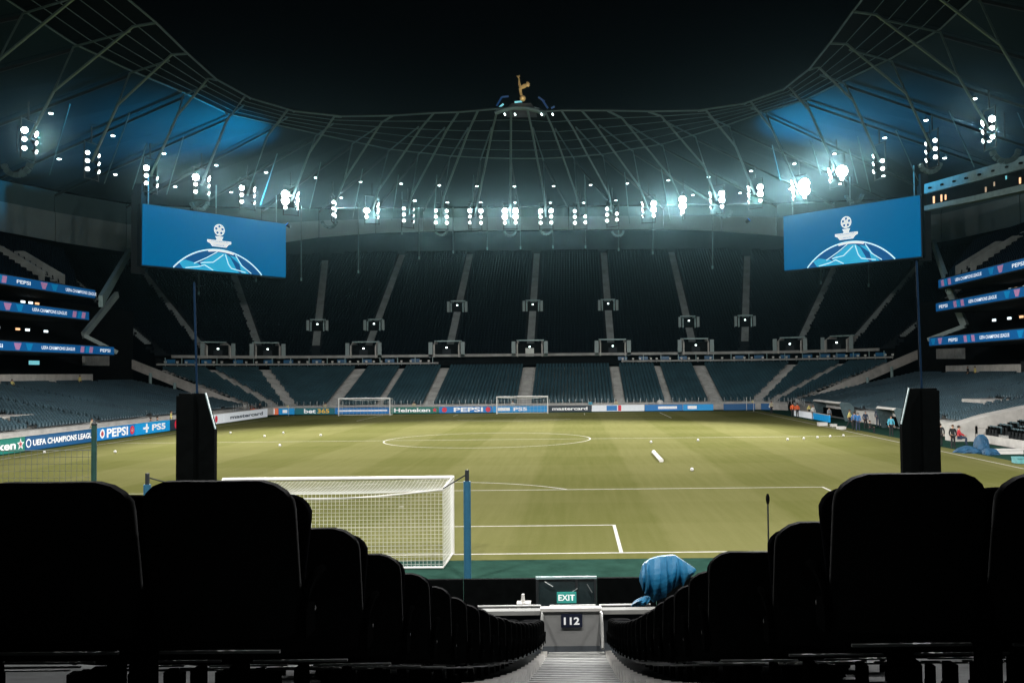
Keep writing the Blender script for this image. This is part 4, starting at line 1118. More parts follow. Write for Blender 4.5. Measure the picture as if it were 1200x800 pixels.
# downlights under the beams
n_l = 0
M_dl = mat('downlight_lens', (.9, .95, .95), .4, emit=9, ecol=(.88, 1.0, .98))
dl0 = None
for i in range(NT):
    if Gp[i].y < 35: continue
    for f in (.34, .62):
        p = Gp[i].lerp(Fp[i], f) + Vector((0, 0, -1.45 - .25 * f))
        if abs(p.x) < 28 and f > .5: p = Cp[i] + Vector((.6, 2.5, 2.6))
        side = 'centre' if abs(p.x) < 8 else ('left' if p.x < 0 else 'right')
        if dl0 is None:
            dl0 = thing('roof_downlight', p, '', 'lamp', 'small downlights under the roof beams')
            hb_ = MB().tube([(0, 0, .02), (0, 0, .3)], [.28, .2], 12).build('housing', M_dark_steel, dl0, w=False)
            MB().sphere((0, 0, 0), .27, 12, 6, sz=.45).build('lens', M_dl, dl0, w=False)
            MB().tube([(0, 0, .3), (0, 0, 1.0)], .03, 5).build('stem', M_dark_steel, dl0, w=False)
            dk = tree_of(dl0); o = dl0
        else: o = copy_tree(dl0, None, dk)
        o.location = p
        o['label'] = f"small {'inner' if f < .5 else 'outer'} downlight on the roof beam {('at the middle' if i == i0 + 11 else ORD[abs(i - (i0 + 11)) - 1] + (' left' if i < i0 + 11 else ' right') + ' of the middle one')}"
# floodlight clusters with their lamps
M_fl = mat('floodlight_lens', (1, 1, 1), .3, emit=9, ecol=(.93, 1.0, 1.0))
M_fl_hot = mat('floodlight_lens_hot', (1, 1, 1), .3, emit=30, ecol=(.95, 1.0, 1.0))
BRIGHT = {'L11': .55, 'L9': .5, 'L8': .8, 'L7': .55, 'L6': 1.3, 'L4': .9, 'C': .9, 'R2': .3, 'L2': .45, 'L3': .3, 'L5': .4, 'R3': .35, 'R4': .9, 'R5': 1.9, 'R6': 1.0, 'R7': 1.1, 'R8': 3.4, 'R9': 3.0, 'R10': .35, 'R12': .7, 'L1': .6, 'R1': .6}
def cluster(i):
    C = Cp[i]; j = i - i0; nm = names[j] if 0 <= j < 24 else None
    c0 = j - 11
    lab = 'central floodlight cluster hanging under the roof' if c0 == 0 else f"floodlight cluster hanging under the roof, {ORD[abs(c0) - 1]} {'left' if c0 < 0 else 'right'} of the centre one"
    aim = Vector((C.x * .12, 50 if C.y > 80 else lerp(50, C.y, .5), 0)) - C
    low = C.y > 96 and (j % 2 == 0)
    if low: aim = Vector((C.x * .75, 102, 0)) - C
    az = math.atan2(aim.y, aim.x)
    t = thing('floodlight_cluster', C, lab, 'floodlight', 'floodlight clusters under the roof')
    ax = Vector((-math.sin(az), math.cos(az), 0)); fw = Vector((math.cos(az), math.sin(az), 0)); dn = Vector((0, 0, -1))
    m = MB()
    for s in (-1, 1): m.beam(C + ax * s * 1.0 + Vector((0, 0, 2.2)), C + ax * s * 1.0 + Vector((0, 0, -2.0)), .12, .12)
    for z in (2.1, .2, -1.9): m.beam(C - ax * 1.1 + Vector((0, 0, z)), C + ax * 1.1 + Vector((0, 0, z)), .1, .1)
    m.tube([C + Vector((0, 0, 2.1)), C + Vector((0, 0, 4.0))], .08, 6)
    m.build('frame', M_dark_steel, t)
    br = BRIGHT.get(nm, .15)
    nrm = (fw * .8 + dn * .55).normalized()
    for s in (-1, 1):
        for q, z in enumerate((.85, -.05, -.95)):
            if nm and q == 0 and random.random() < .12: continue
            p = C + ax * s * .82 + Vector((0, 0, z)) + fw * .25
            hot = (br > .8 and q < 2) or (br >= .5 and q == 0)
            r = .22 if not hot else (.30 if br < .8 else (.38 if br < 1.2 else (.5 if br < 2.5 else .68)))  # hot lenses enlarged to stand in for their bloom
            cs = 1 if (C.x > 0) == (s > 0) else -1       # one column looks along the pitch, the other across it
            tocam = (Vector((CAM.x, CAM.y + 20, 4)) - p).normalized()
            nr = (tocam if (cs > 0 or abs(C.x) < 15) else Vector((-math.copysign(1, C.x), .18, -.35))).normalized()
            hd = MB().tube([p, p - nr * .4], [.28, .14], 12).build('lamp_head', M_dark_steel, t)
            MB().tube([p + nr * .02, p + nr * .07], [r, r * .9], 16).build('lens', M_fl_hot if hot else M_fl, hd)
    ld = bpy.data.lights.new('flood_beam', 'SPOT'); lo = bpy.data.objects.new('flood_beam', ld); col.objects.link(lo)
    lo.parent = t; lo.location = fw * 1.2 + Vector((0, 0, -.6))
    lo.rotation_euler = (aim - Vector((0, 0, 0))).to_track_quat('-Z', 'Y').to_euler()
    ld.energy = LAMP_POWER * (.24 if low else 1.06); ld.spot_size = R(68); ld.spot_blend = .6; ld.shadow_soft_size = .9; ld.color = (1.0, .985, .95)
    if br >= .3:       # added narrow spot at the camera, makes the halo in the haze
        l2 = bpy.data.lights.new('halo_beam', 'SPOT'); o2 = bpy.data.objects.new('halo_beam', l2); col.objects.link(o2)
        o2.parent = t; o2.location = fw * 1.2 + Vector((0, 0, .3))
        tgt = Vector((CAM.x, CAM.y - 2, 7)) - C
        o2.rotation_euler = tgt.to_track_quat('-Z', 'Y').to_euler()
        l2.energy = LAMP_POWER * 1.5 * br; l2.spot_size = R(20); l2.spot_blend = 1.0; l2.shadow_soft_size = .5; l2.color = (1.0, 1.0, 1.0)
for i in range(NT):
    j = i - i0
    cluster(i)
# floodlights on the near side of the same ring (behind the picture's edge), lighting the pitch and the far stand
for k, (x, y) in enumerate(((-44, 6), (-28, -18), (-8, -23), (12, -23), (30, -18), (46, 6))):
    HN = 34.0; C = Vector((x, y, HN)); t = thing('floodlight_cluster', C, f"floodlight cluster over the near end, {ORD[k]} from the left", 'floodlight', 'floodlight clusters under the roof')
    MB().box(x - 1.1, x + 1.1, y - .1, y + .1, HN - 1.8, HN + 2.2).build('frame', M_dark_steel, t)
    for s in (-1, 1):
        for z in (1.1, -.3, -1.6): MB().sphere((x + s * .8, y + .35, HN + z), .33, 10, 6).build('lens', M_fl, t)
    ld = bpy.data.lights.new('flood_beam', 'SPOT'); lo = bpy.data.objects.new('flood_beam', ld); col.objects.link(lo)
    lo.parent = t; lo.location = (0, 1.0, -.6)
    lo.rotation_euler = (Vector((x * .3, 26, 0)) - C).to_track_quat('-Z', 'Y').to_euler()
    l2 = bpy.data.lights.new('far_beam', 'SPOT'); o2 = bpy.data.objects.new('far_beam', l2); col.objects.link(o2)
    o2.parent = t; o2.location = (0, 1.0, 0); o2.rotation_euler = (Vector((x * .7, 84, 0)) - C).to_track_quat('-Z', 'Y').to_euler()
    l2.energy = LAMP_POWER * 1.2; l2.spot_size = R(32); l2.spot_blend = .6; l2.shadow_soft_size = .9; l2.color = (1.0, .985, .95)
    ld.energy = LAMP_POWER * 1.9; ld.spot_size = R(98); ld.spot_blend = .7; ld.shadow_soft_size = .9; ld.color = (1.0, .985, .95)

for sg in (-1, 1):  # added blue lamps that give the roof lining its blue glow
    c_ = Vector((sg * 33, 101, 27.5)); tg = Vector((sg * 46, 97, 40)) - c_
    t = thing('added_wash_light', c_, f"added blue wash lamp behind the {'left' if sg < 0 else 'right'} floodlights, tinting the roof lining", 'lamp', 'added blue wash lamps under the roof')
    MB().tube([c_, c_ + tg.normalized() * -.6], [.3, .2], 10).build('housing', M_dark_steel, t)
    MB().tube([c_ + tg.normalized() * .02, c_ + tg.normalized() * .05], .26, 12).build('lens', mat('wash_lens', (0, .1, .5), .4, emit=2, ecol=(.0, .25, .8)), t)
    ld = bpy.data.lights.new('wash_beam', 'SPOT'); lo = bpy.data.objects.new('wash_beam', ld); col.objects.link(lo); lo.parent = t
    lo.location = tg.normalized() * .3; lo.rotation_euler = tg.to_track_quat('-Z', 'Y').to_euler()
    ld.energy = 150000; ld.color = (.0, .38, .74); ld.spot_size = R(94); ld.spot_blend = 1; ld.shadow_soft_size = .6
# slim droppers hanging from the roof
M_drop = mat('pale_dropper', (.10, .13, .13), .5, .1)
for k, (x, yt, yb_) in enumerate(((353, 266, 329), (420, 262, 320), (491, 268, 304), (531, 268, 297), (571, 266, 293), (610, 264, 292), (648, 264, 291), (686, 264, 291), (725, 264, 294), (765, 266, 298), (835, 270, 315), (471, 250, 275), (300, 300, 330), (962, 310, 333), (1018, 307, 336), (233, 316, 345))):
    A = at_y(x, yt - 25, 128); B = at_y(x, yb_, 128)
    t = thing('hanging_pole', (A.x, A.y, B.z), f'slim pale pole hanging below the roof edge, {ORD[k]} of the row', 'pole', 'slim poles hanging below the roof')
    MB().tube([A, B], .09, 6).build('rod', M_drop, t)
    MB().tube([B, B + Vector((0, 0, .5))], .15, 6).build('foot_fitting', M_steel, t)
# fine raking hangers below the opaque roof
for k, (x0, y0, x1, y1) in enumerate(((82, 122, 58, 205), (152, 133, 122, 215), (172, 168, 155, 222), (215, 160, 195, 228), (325, 180, 305, 240), (376, 190, 362, 248), (1180, 103, 1200, 150), (1112, 130, 1142, 196), (1050, 153, 1076, 212), (995, 175, 1005, 215), (950, 165, 962, 205), (905, 170, 915, 212), (25, 198, 20, 205), (425, 198, 413, 255), (467, 205, 459, 258), (512, 205, 508, 262), (555, 205, 552, 262), (685, 205, 688, 262), (732, 202, 738, 262), (775, 198, 785, 258), (1005, 160, 1020, 225))):
    A = at_y(x0, y0, 100 if 250 < x0 < 950 else 78); B = at_y(x1, y1, 100 if 250 < x0 < 950 else 82)
    MB().tube([A, B], .07, 5).build('hanger_rod', M_roofsteel, roof)
# curved loudspeaker arrays
for k, (x, y, s) in enumerate(((20, 190, 1.3), (386, 258, 1), (234, 236, 1), (517, 269, .8), (598, 270, .8), (640, 268, .8), (724, 270, .8), (849, 246, 1), (1001, 227, 1), (1178, 174, 1.3), (1090, 190, 1))):
    Yc = 70 if (x < 100 or x > 1080) else (92 if (x < 300 or x > 950) else 110)
    C = at_y(x, y, Yc); t = thing('loudspeaker_array', C, f'curved grey loudspeaker array hanging among the floodlights, {ORD[k]} counted', 'loudspeaker', 'curved loudspeaker arrays under the roof')
    t['label'] = f"curved hanging loudspeaker array, {'left' if x < 560 else 'right'} side, {ORD[(5, 3, 4, 2, 1, 0, 2, 3, 4, 5, 6)[k] if x >= 560 else (3, 1, 2, 0, 0)[k] if k < 5 else 0]} from the middle"
    for q in range(7):
        a_ = R(200 + q * 24); rr = 1.1 * s
        p = C + Vector((math.cos(a_) * rr, 0, math.sin(a_) * rr)); tn = Vector((-math.sin(a_), 0, math.cos(a_)))
        MB().beam(p - tn * .2 * s, p + tn * .2 * s, .5, .42 * s, up=Vector((math.cos(a_), 0, math.sin(a_)))).build('speaker_box', M_teal_panel, t)
    MB().tube([C + Vector((0, 0, 1.0)), C + Vector((0, 0, 4))], .04, 5).build('suspension', M_dark_steel, t)

# glazed box under the right roof with a lit room
pts = [(1083, 216, 247), (1140, 200, 236), (1205, 181, 222), (1260, 165, 208)]
t = thing('control_room', at_y(1085, 247, 88), 'glazed control room box under the roof at the right edge', 'room')
for (x0, t0, b0_), (x1, t1, b1) in zip(pts, pts[1:]):
    Ya = interp(x0, [(1083, 92), (1260, 68)]); Yb = interp(x1, [(1083, 92), (1260, 68)])
    def q(xp, yp, Y): return at_y(xp, yp, Y)
    for (fa, fb, m, nm2, push) in ((0, .36, M_steel, 'top_fascia', 0), (.36, .82, M_void, 'window', .4), (.82, 1, M_steel, 'sill_panel', 0)):
        mb = MB(); mb.prism([q(x0, lerp(t0, b0_, fa), Ya), q(x1, lerp(t1, b1, fa), Yb), q(x1, lerp(t1, b1, fb), Yb), q(x0, lerp(t0, b0_, fb), Ya)], (1.2 + push, .6, 0) if push == 0 else (.3, .2, 0))
        mb.v = [(v[0] + push, v[1] + push * .3, v[2]) for v in mb.v]; mb.build(nm2, m, t)
    for f in (.15, .4, .65, .9):
        xx = lerp(x0, x1, f); yy = lerp(lerp(t0, t1, f), lerp(b0_, b1, f), .2)
        p = at_y(xx, yy, lerp(Ya, Yb, f) - .05); MB().box(p.x - .35, p.x + .35, p.y - .05, p.y + .3, p.z - .12, p.z + .12).build('vent', M_void, t)
for (x0, x1, y0, y1, m) in ((1092, 1098, 230, 238, M_w1), (1101, 1104, 228, 236, M_w1), (1106, 1112, 228, 234, M_w1), (1177, 1184, 206, 210, M_w3), (1193, 1200, 208, 215, M_w1), (1153, 1155, 219, 225, M_warm), (1163, 1166, 213, 218, M_warm)):
    Y = interp(x0, [(1083, 92), (1260, 68)]) - .0
    A = at_y(x0, y0, Y); B = at_y(x1, y1, Y); MB().box(A.x + .2, B.x + .2, Y, Y + .2, B.z, A.z).build('lit_opening', m, t)

# ------------------------------------------------------------------ video screens
M_scr = mat('screen_blue', (.001, .003, .006), 1.0, var=.02, spec=0.0, emit=1.0, ecol=(.0, .115, .285))
M_scr_w = mat('screen_white', (.6, .6, .6), .5, var=0, emit=.8, ecol=(.82, .85, .85)); M_scr_c = mat('screen_cyan', (.05, .4, .6), .5, var=.25, scale=.6, emit=.7, ecol=hexc('#1fa6d2')); M_scr_d = mat('screen_deep', hexc('#004a80'), .5, var=0, emit=.8, ecol=hexc('#004f86'))
M_scr_wh = mat('screen_line', (.5, .7, .8), .5, var=0, emit=.9, ecol=(.6, .88, .95))
def screen(corn, ys, lab, ex, gx):
    """corn: TL TR BR BL pixels, ys: world y of the left and right edge"""
    TL = at_y(*corn[0], ys[0]); TR = at_y(*corn[1], ys[1]); BR = at_y(*corn[2], ys[1]); BL = at_y(*corn[3], ys[0])
    xd = Vector((TR.x - TL.x, TR.y - TL.y, 0)); W = xd.length; xd.normalize(); nd = Vector((xd.y, -xd.x, 0))
    z1 = (TL.z + TR.z) / 2; z0 = (BL.z + BR.z) / 2; H = z1 - z0; A = Vector((TL.x, TL.y, z0))
    t = thing('video_screen', (TL + TR) / 2 - Vector((0, 0, H)), lab, 'screen', 'large video screens in the corners')
    def P(u, v, o=0.0): return A + xd * (u * W) + Vector((0, 0, v * H)) + nd * o
    MB().prism([P(0, 0), P(1, 0), P(1, 1), P(0, 1)], -nd * .3).build('display_panel', M_scr, t)
    MB().prism([P(-.008, -.02, -.31), P(1.008, -.02, -.31), P(1.008, 1.02, -.31), P(-.008, 1.02, -.31)], -nd * 1.2).build('housing', M_dark_steel, t)
    def flat(name, uv, m, o, w_=1):
        MB().add([P(u, v, o) for u, v in uv], [tuple(range(len(uv)))]).build(name, m, t)
    def stroke(name, uv, wd, m, o):
        vs = []; fs = []
        for i, (u, v) in enumerate(uv):
            a = uv[max(i - 1, 0)]; b = uv[min(i + 1, len(uv) - 1)]
            dx, dy = (b[0] - a[0]) * W, (b[1] - a[1]) * H; L = math.hypot(dx, dy) or 1
            ww = wd * (1 if isinstance(wd, (int, float)) else 1); nx, ny = -dy / L * ww / 2 / W, dx / L * ww / 2 / H
            vs += [P(u + nx, v + ny, o), P(u - nx, v - ny, o)]
        for i in range(len(uv) - 1): fs.append((2 * i, 2 * i + 1, 2 * i + 3, 2 * i + 2))
        MB().add(vs, fs).build(name, m, t)
    asp = W / H
    def disc(u, v, r, m, o, n=20, name='emblem_disc'): flat(name, [(u + r / asp * math.cos(2 * PI * i / n), v + r * math.sin(2 * PI * i / n)) for i in range(n)], m, o)
    # emblem: ball, stem, banner
    disc(ex, .73, .105, M_scr_w, .02, name='emblem_ball')
    for k in range(5):
        a_ = PI / 2 + k * 2 * PI / 5; disc(ex + .062 / asp * math.cos(a_) * 1.0, .73 + .062 * math.sin(a_), .024, M_scr_d, .03, 8, 'emblem_spot')
    flat('emblem_cup', [(ex - .03, .615), (ex + .03, .615), (ex + .024, .585), (ex + .018, .56), (ex + .028, .53), (ex - .028, .53), (ex - .018, .56), (ex - .024, .585)], M_scr_w, .02)
    flat('emblem_banner', [(ex - .085, .50), (ex - .085, .545), (ex + .085, .545), (ex + .085, .50), (ex + .065, .48), (ex + .05, .43), (ex - .05, .43), (ex - .065, .48)], M_scr_w, .025)
    put_text('emblem_lettering', 'CHAMPIONS', M_scr_d, t, P(ex, .522, 0), xd, (0, 0, 1), H * .028, width=W * .12, off=.04)
    put_text('emblem_lettering', 'LEAGUE', M_scr_d, t, P(ex, .462, 0), xd, (0, 0, 1), H * .03, width=W * .07, off=.04)
    # globe dome cut by the lower edge
    R_ = 1.14; cv = -.76
    def G(a_, k=1.0): return (gx + R_ * k / asp * math.cos(a_), cv + R_ * k * math.sin(a_))
    amin = math.asin(-cv / R_)
    arc_ = [G(lerp(amin, PI - amin, i / 30)) for i in range(31)]
    flat('globe_disc', arc_, M_scr_d, .012)
    flat('globe_star', [(gx - 0.102, .0), (gx + 0.145, .0), (gx + 0.123, .06), (gx + 0.080, .26), (gx + 0.043, .33), (gx - 0.007, .33), (gx - 0.087, .20), (gx - 0.131, .12)], M_scr_c, .02)
    flat('globe_band', [(gx - 0.246, .0), (gx - 0.087, .0), (gx - 0.145, .10), (gx - 0.232, .15), (gx - 0.275, .10)], M_scr_c, .018)
    flat('globe_band', [(gx + 0.160, .0), (gx + 0.217, .0), (gx + 0.174, .12), (gx + 0.131, .27), (gx + 0.072, .30), (gx + 0.145, .16)], M_scr_c, .018)
    stroke('globe_rim', [G(lerp(amin, PI - amin, i / 30)) for i in range(31)], .20, M_scr_wh, .03)
    stroke('globe_rim', [G(lerp(PI * .42, PI * .56, i / 10), .985) for i in range(11)], .3, M_scr_w, .035)
    for uv in ([(gx + 0.043, .31), (gx + 0.065, .14), (gx + 0.087, .07), (gx + 0.189, .02)], [(gx + 0.029, .30), (gx - 0.043, .15), (gx - 0.131, .12)], [(gx - 0.232, .01), (gx - 0.145, .05), (gx - 0.102, .09), (gx - 0.043, .01)], [(gx - 0.014, .34), (gx - 0.087, .22), (gx - 0.174, .10)], [(gx + 0.116, .31), (gx + 0.160, .14), (gx + 0.232, .01)]):
        stroke('globe_line', uv, .13, M_scr_wh, .04)
    # suspension frame
    for u in (.05, .5, .95):
        MB().tube([P(u, 1.02, -.9), P(u, 1.02, -.9) + Vector((0, 0, 4.5))], .09, 6).build('hanger', M_steel, t)
    return t
sl = screen([(168, 240), (335, 262), (334, 324), (165, 311)], (100.8, 119.6), 'left blue video screen showing the white cup emblem over a globe', .50, .50)
srr = screen([(918, 254), (1077, 229), (1080, 300), (917, 317)], (117.6, 100.8), 'right blue video screen showing the white cup emblem over a globe', .49, .51)
for px0, px1, yt, yb2, Y, sg in ((154, 165, 228, 320, 101.5, -1), (1079, 1092, 216, 305, 101.5, 1)):
    A = at_y(px0, yt, Y); B = at_y(px1, yb2, Y)
    t = thing('screen_pylon', ((A.x + B.x) / 2, Y, B.z), f"dark steel pylon at the outer edge of the {'left' if sg < 0 else 'right'} video screen", 'pylon', 'dark pylons beside the screens')
    MB().box(A.x, B.x, Y, Y + 1.4, B.z, A.z).build('shaft', M_dark_steel, t)
    MB().box(A.x + .1, B.x - .1, Y + .3, Y + 1.1, A.z, A.z + 1.6).build('head_bracket', M_dark_steel, t)

# ------------------------------------------------------------------ roof crown with the golden bird
Tc = Tp[i0 + 11]
t = thing('skywalk_crown', (Tc.x, Tc.y, HT), 'small curved lookout deck with blue glints on the middle of the roof edge', 'lookout')
sc_ = (Tc.y - CAM.y) / FPX
def XZ(px, py, dy=0): return at_y(px, py, Tc.y + dy)
pts = [XZ(580, 133), XZ(590, 129), XZ(602, 126.5), XZ(616, 127), XZ(630, 130), XZ(639, 135)]
MB().tube(pts, .28, 8).build('arched_rail', M_roofsteel, t, smooth=True)
MB().tube([p + Vector((0, 3.5, 1.3)) for p in pts], .12, 6).build('back_rail', M_steel, t)
MB().prism([XZ(592, 128), XZ(628, 128), XZ(622, 121), XZ(600, 121)], (0, 4, 0)).build('deck', M_dark_steel, t)
M_bg = mat('blue_glint', (.02, .08, .2), .3, emit=.12, ecol=(.02, .12, .5))
for (x0, y0, x1, y1, m) in ((582, 124, 588, 114, M_bg), (588, 114, 596, 113, M_bg), (631, 114, 638, 119, M_bg), (636, 118, 642, 127, M_bg), (646, 127, 650, 125, M_bg), (584, 127, 590, 122, M_w3), (603, 120, 612, 119, M_w3)):
    MB().tube([XZ(x0, y0, 1), XZ(x1, y1, 1)], .13, 5).build('lit_strip', m, t)
for x in (591, 603, 634, 647): MB().tube([XZ(x, 133, -.5), XZ(x + 1.2, 135.3, -.5)], .09, 8).build('spot_lamp', M_lamp_small, t)
t = thing('bird_statue', XZ(611, 118), 'golden cockerel statue standing on a ball on top of the roof', 'statue')
MB().sphere(XZ(612.5, 115.5), 4.2 * sc_ / 1.15, 16, 10).build('ball', M_gold, t, smooth=True)
bm_pts = [XZ(609.5, 104.5), XZ(610.5, 102), XZ(612.5, 101.5), XZ(615, 100.5)]
MB().sphere(XZ(609.6, 101.5), 1.9 * sc_, 12, 8, sx=.85, sz=1.15).build('body', M_gold, t, smooth=True)
MB().tube([XZ(609, 100), XZ(608.4, 96), XZ(608.2, 92), XZ(606.8, 89.8)], [.2, .12, .09, .07], 8).build('neck', M_gold, t, smooth=True)
MB().tube([XZ(608.3, 90.4), XZ(605.3, 89.2)], [.2, .04], 8).build('beak', M_gold, t)
MB().tube([XZ(608.2, 89.8), XZ(608.8, 88.2)], [.16, .05], 6).build('comb', M_gold, t)
MB().tube([XZ(611, 103), XZ(614.5, 101), XZ(617.5, 99.5)], [.24, .3, .18], 8).build('tail', M_gold, t, smooth=True)
for k in range(5):
    a_ = R(-50 + k * 34); c_ = XZ(617.5, 99.6)
    MB().tube([c_, c_ + Vector((math.cos(a_) * .3, 0, math.sin(a_) * .3)), c_ + Vector((math.cos(a_) * .42, 0, math.sin(a_) * .42 + .05))], [.13, .1, .03], 6).build('tail_feather', M_gold, t)
ld = bpy.data.lights.new('statue_uplight', 'SPOT'); lo = bpy.data.objects.new('statue_uplight', ld); col.objects.link(lo); lo.parent = t
lo.location = Vector((1.5, -6, -1.2)); lo.rotation_euler = (Vector((0, 0, 1.8)) - Vector(lo.location)).to_track_quat('-Z', 'Y').to_euler()
ld.energy = 450; ld.spot_size = R(45); ld.color = (1, .85, .6); ld.shadow_soft_size = .1
for dx in (-.6, .7): MB().tube([XZ(609.8 + dx * .3, 104), XZ(610 + dx, 108), XZ(611 + dx, 112)], [.2, .09, .1], 6).build('leg', M_gold, t)

# ------------------------------------------------------------------ people
def skin_mesh(name, V, E, Rr, sub=1):
    me = bpy.data.meshes.new(name); me.from_pydata(V, E, [])
    o = bpy.data.objects.new(name, me); col.objects.link(o)
    o.modifiers.new('s', 'SKIN'); 
    for i, r in enumerate(Rr):
        me.skin_vertices[0].data[i].radius = (r if isinstance(r, tuple) else (r, r)); me.skin_vertices[0].data[i].use_root = (i == 0)
    m = o.modifiers.new('b', 'SUBSURF'); m.levels = sub; m.render_levels = sub
    bpy.context.view_layer.update()
    r = bpy.data.meshes.new_from_object(o.evaluated_get(bpy.context.evaluated_depsgraph_get())); r.name = name
    r.polygons.foreach_set('use_smooth', [True] * len(r.polygons))
    bpy.data.objects.remove(o); return r
def pose(kind):
    # facing -y; x right
    P = dict(pel=(0, 0, .95), spine=(0, .01, 1.18), chest=(0, .01, 1.38), neck=(0, 0, 1.50), head=(0, -.02, 1.62), crown=(0, -.01, 1.73))
    if kind == 'stand':
        L = [(-.09, 0, .90), (-.10, -.01, .50), (-.11, .02, .09), (-.12, -.13, .04)]; Rg = [(.09, 0, .90), (.11, .0, .50), (.13, .03, .09), (.15, -.11, .04)]
        A = [(-.19, 0, 1.42), (-.26, .03, 1.14), (-.24, -.05, .90), (-.23, -.08, .80)]; B = [(.19, 0, 1.42), (.27, .02, 1.15), (.24, -.08, .92), (.22, -.12, .83)]
    elif kind == 'walk':
        L = [(-.09, 0, .90), (-.10, -.16, .52), (-.10, -.22, .10), (-.10, -.37, .06)]; Rg = [(.09, 0, .90), (.10, .06, .50), (.10, .30, .16), (.10, .22, .06)]
        A = [(-.19, 0, 1.42), (-.25, .14, 1.17), (-.23, .16, .93), (-.22, .13, .84)]; B = [(.19, 0, 1.42), (.25, -.10, 1.16), (.22, -.27, .98), (.2, -.34, .93)]
    else:   # sit / crouch
        for k in P: P[k] = (P[k][0], P[k][1] + .05, P[k][2] - .45)
        L = [(-.10, 0.02, .50), (-.14, -.40, .50), (-.14, -.34, .10), (-.14, -.48, .05)]; Rg = [(.10, 0.02, .50), (.14, -.42, .47), (.15, -.38, .09), (.15, -.52, .05)]
        A = [(-.19, .05, .97), (-.25, -.05, .74), (-.18, -.28, .62), (-.15, -.36, .6)]; B = [(.19, .05, .97), (.25, -.07, .74), (.16, -.30, .64), (.12, -.38, .62)]
    return P, L, Rg, A, B
def person_meshes(kind):
    P, L, G, A, B = pose(kind)
    V = [P['pel'], P['spine'], P['chest'], P['neck'], P['head'], P['crown']] + L + G + A + B
    E = [(0, 1), (1, 2), (2, 3), (3, 4), (4, 5), (0, 6), (6, 7), (7, 8), (8, 9), (0, 10), (10, 11), (11, 12), (12, 13), (2, 14), (14, 15), (15, 16), (16, 17), (2, 18), (18, 19), (19, 20), (20, 21)]
    Rr = [(.15, .11), (.13, .10), (.16, .11), .055, (.085, .10), (.06, .07), .085, .06, .045, .04, .085, .06, .045, .04, .05, .042, .034, .04, .05, .042, .034, .04]
    body = skin_mesh('body', V, E, Rr)
    V = [P['spine'], P['chest'], P['pel'], A[0], A[1], A[2], B[0], B[1], B[2], tuple(lerp(P['chest'][i], P['neck'][i], .7) for i in range(3))]
    jacket = skin_mesh('jacket', V, [(0, 1), (0, 2), (1, 3), (3, 4), (4, 5), (1, 6), (6, 7), (7, 8), (1, 9)], [(.16, .13), (.19, .14), (.17, .13), .07, .062, .05, .07, .062, .05, .08])
    V = [P['pel'], L[0], L[1], L[2], G[0], G[1], G[2], L[3], G[3]]
    tr = skin_mesh('trousers', V, [(0, 1), (1, 2), (2, 3), (0, 4), (4, 5), (5, 6), (3, 7), (6, 8)], [(.16, .12), .10, .075, .06, .10, .075, .06, .05, .05])
    h = MB().sphere((P['head'][0], P['head'][1] + .025, P['head'][2] + .045), .108, 12, 8, sx=.85, sy=.98, sz=.95).mesh('hair', None, smooth=True)
    f = MB()
    hx, hy, hz = P['head']
    f.tube([(hx, hy - .10, hz + .02), (hx, hy - .125, hz - .02), (hx, hy - .10, hz - .035)], [.012, .018, .01], 6)
    f.sphere((hx - .035, hy - .088, hz + .02), .013, 6, 4); f.sphere((hx + .035, hy - .088, hz + .02), .013, 6, 4)
    f.box(hx - .03, hx + .03, hy - .094, hy - .08, hz - .062, hz - .052)
    for s in (-1, 1): f.sphere((hx + s * .088, hy, hz), .025, 6, 4, sx=.5)
    fm = f.mesh('face', None)
    hd = MB()
    for arm, s in ((A, -1), (B, 1)):
        wv = Vector(arm[3]); dv = (Vector(arm[3]) - Vector(arm[2])).normalized()
        for q in range(5):
            o_ = Vector((0, (q - 1.5) * .018, 0)) if q < 4 else Vector((0, -.045, .03))
            hd.tube([wv + o_, wv + o_ + dv * (.045 if q < 4 else .03), wv + o_ + dv * (.075 if q < 4 else .05) + Vector((-s * .015, 0, 0))], [.009, .008, .005], 5)
    hm = hd.mesh('fingers', None)
    return body, jacket, tr, h, fm, hm
PM = {k: person_meshes(k) for k in ('stand', 'walk', 'sit')}
M_skin = mat('skin', (.42, .25, .17), .6, var=.08); M_feat = mat('face_features', (.30, .16, .11), .6)
def clothc(n, c, e=0): return mat('cloth_' + n, c, .85, var=.15, scale=9, bump=.2)
CL = dict(orange=clothc('orange', (.75, .12, .03)), yellow=clothc('yellow', (.6, .52, .18)), blue=clothc('blue', (.03, .13, .33)), black=clothc('black', (.012, .013, .015)), white=clothc('white', (.6, .6, .57)),
          navy=clothc('navy', (.02, .035, .07)), cyan=clothc('cyan', (.08, .38, .52)), beige=clothc('beige', (.5, .44, .3)), red=clothc('red', (.5, .03, .04)), grey=clothc('grey', (.2, .22, .24)))
HAIRS = [clothc('hair_dark', (.02, .014, .01)), clothc('hair_brown', (.07, .04, .02)), clothc('cap_grey', (.12, .12, .12))]
def person(loc, rz, kind, top_, bot_, label, h=1.0, hair=0):
    t = thing('person', loc, label, 'person', None, rz)
    b, j, tr, ha, fm, hm = PM[kind]
    def ad(nm, me, m, par):
        o = bpy.data.objects.new(nm, me); col.objects.link(o); o.parent = par
        if not len(me.materials): me.materials.append(None)
        o.material_slots[0].link = 'OBJECT'; o.material_slots[0].material = m; return o
    bo = ad('body', b, M_skin, t); ad('jacket', j, CL[top_], t); ad('trousers', tr, CL[bot_], t)
    ad('hair', ha, HAIRS[hair % 3], bo); ad('face', fm, M_feat, bo); ad('fingers', hm, M_skin, bo)
    t.scale = (h, h, h); return t
def G0(px, py, z=0.0): return at_z(px, py, z)
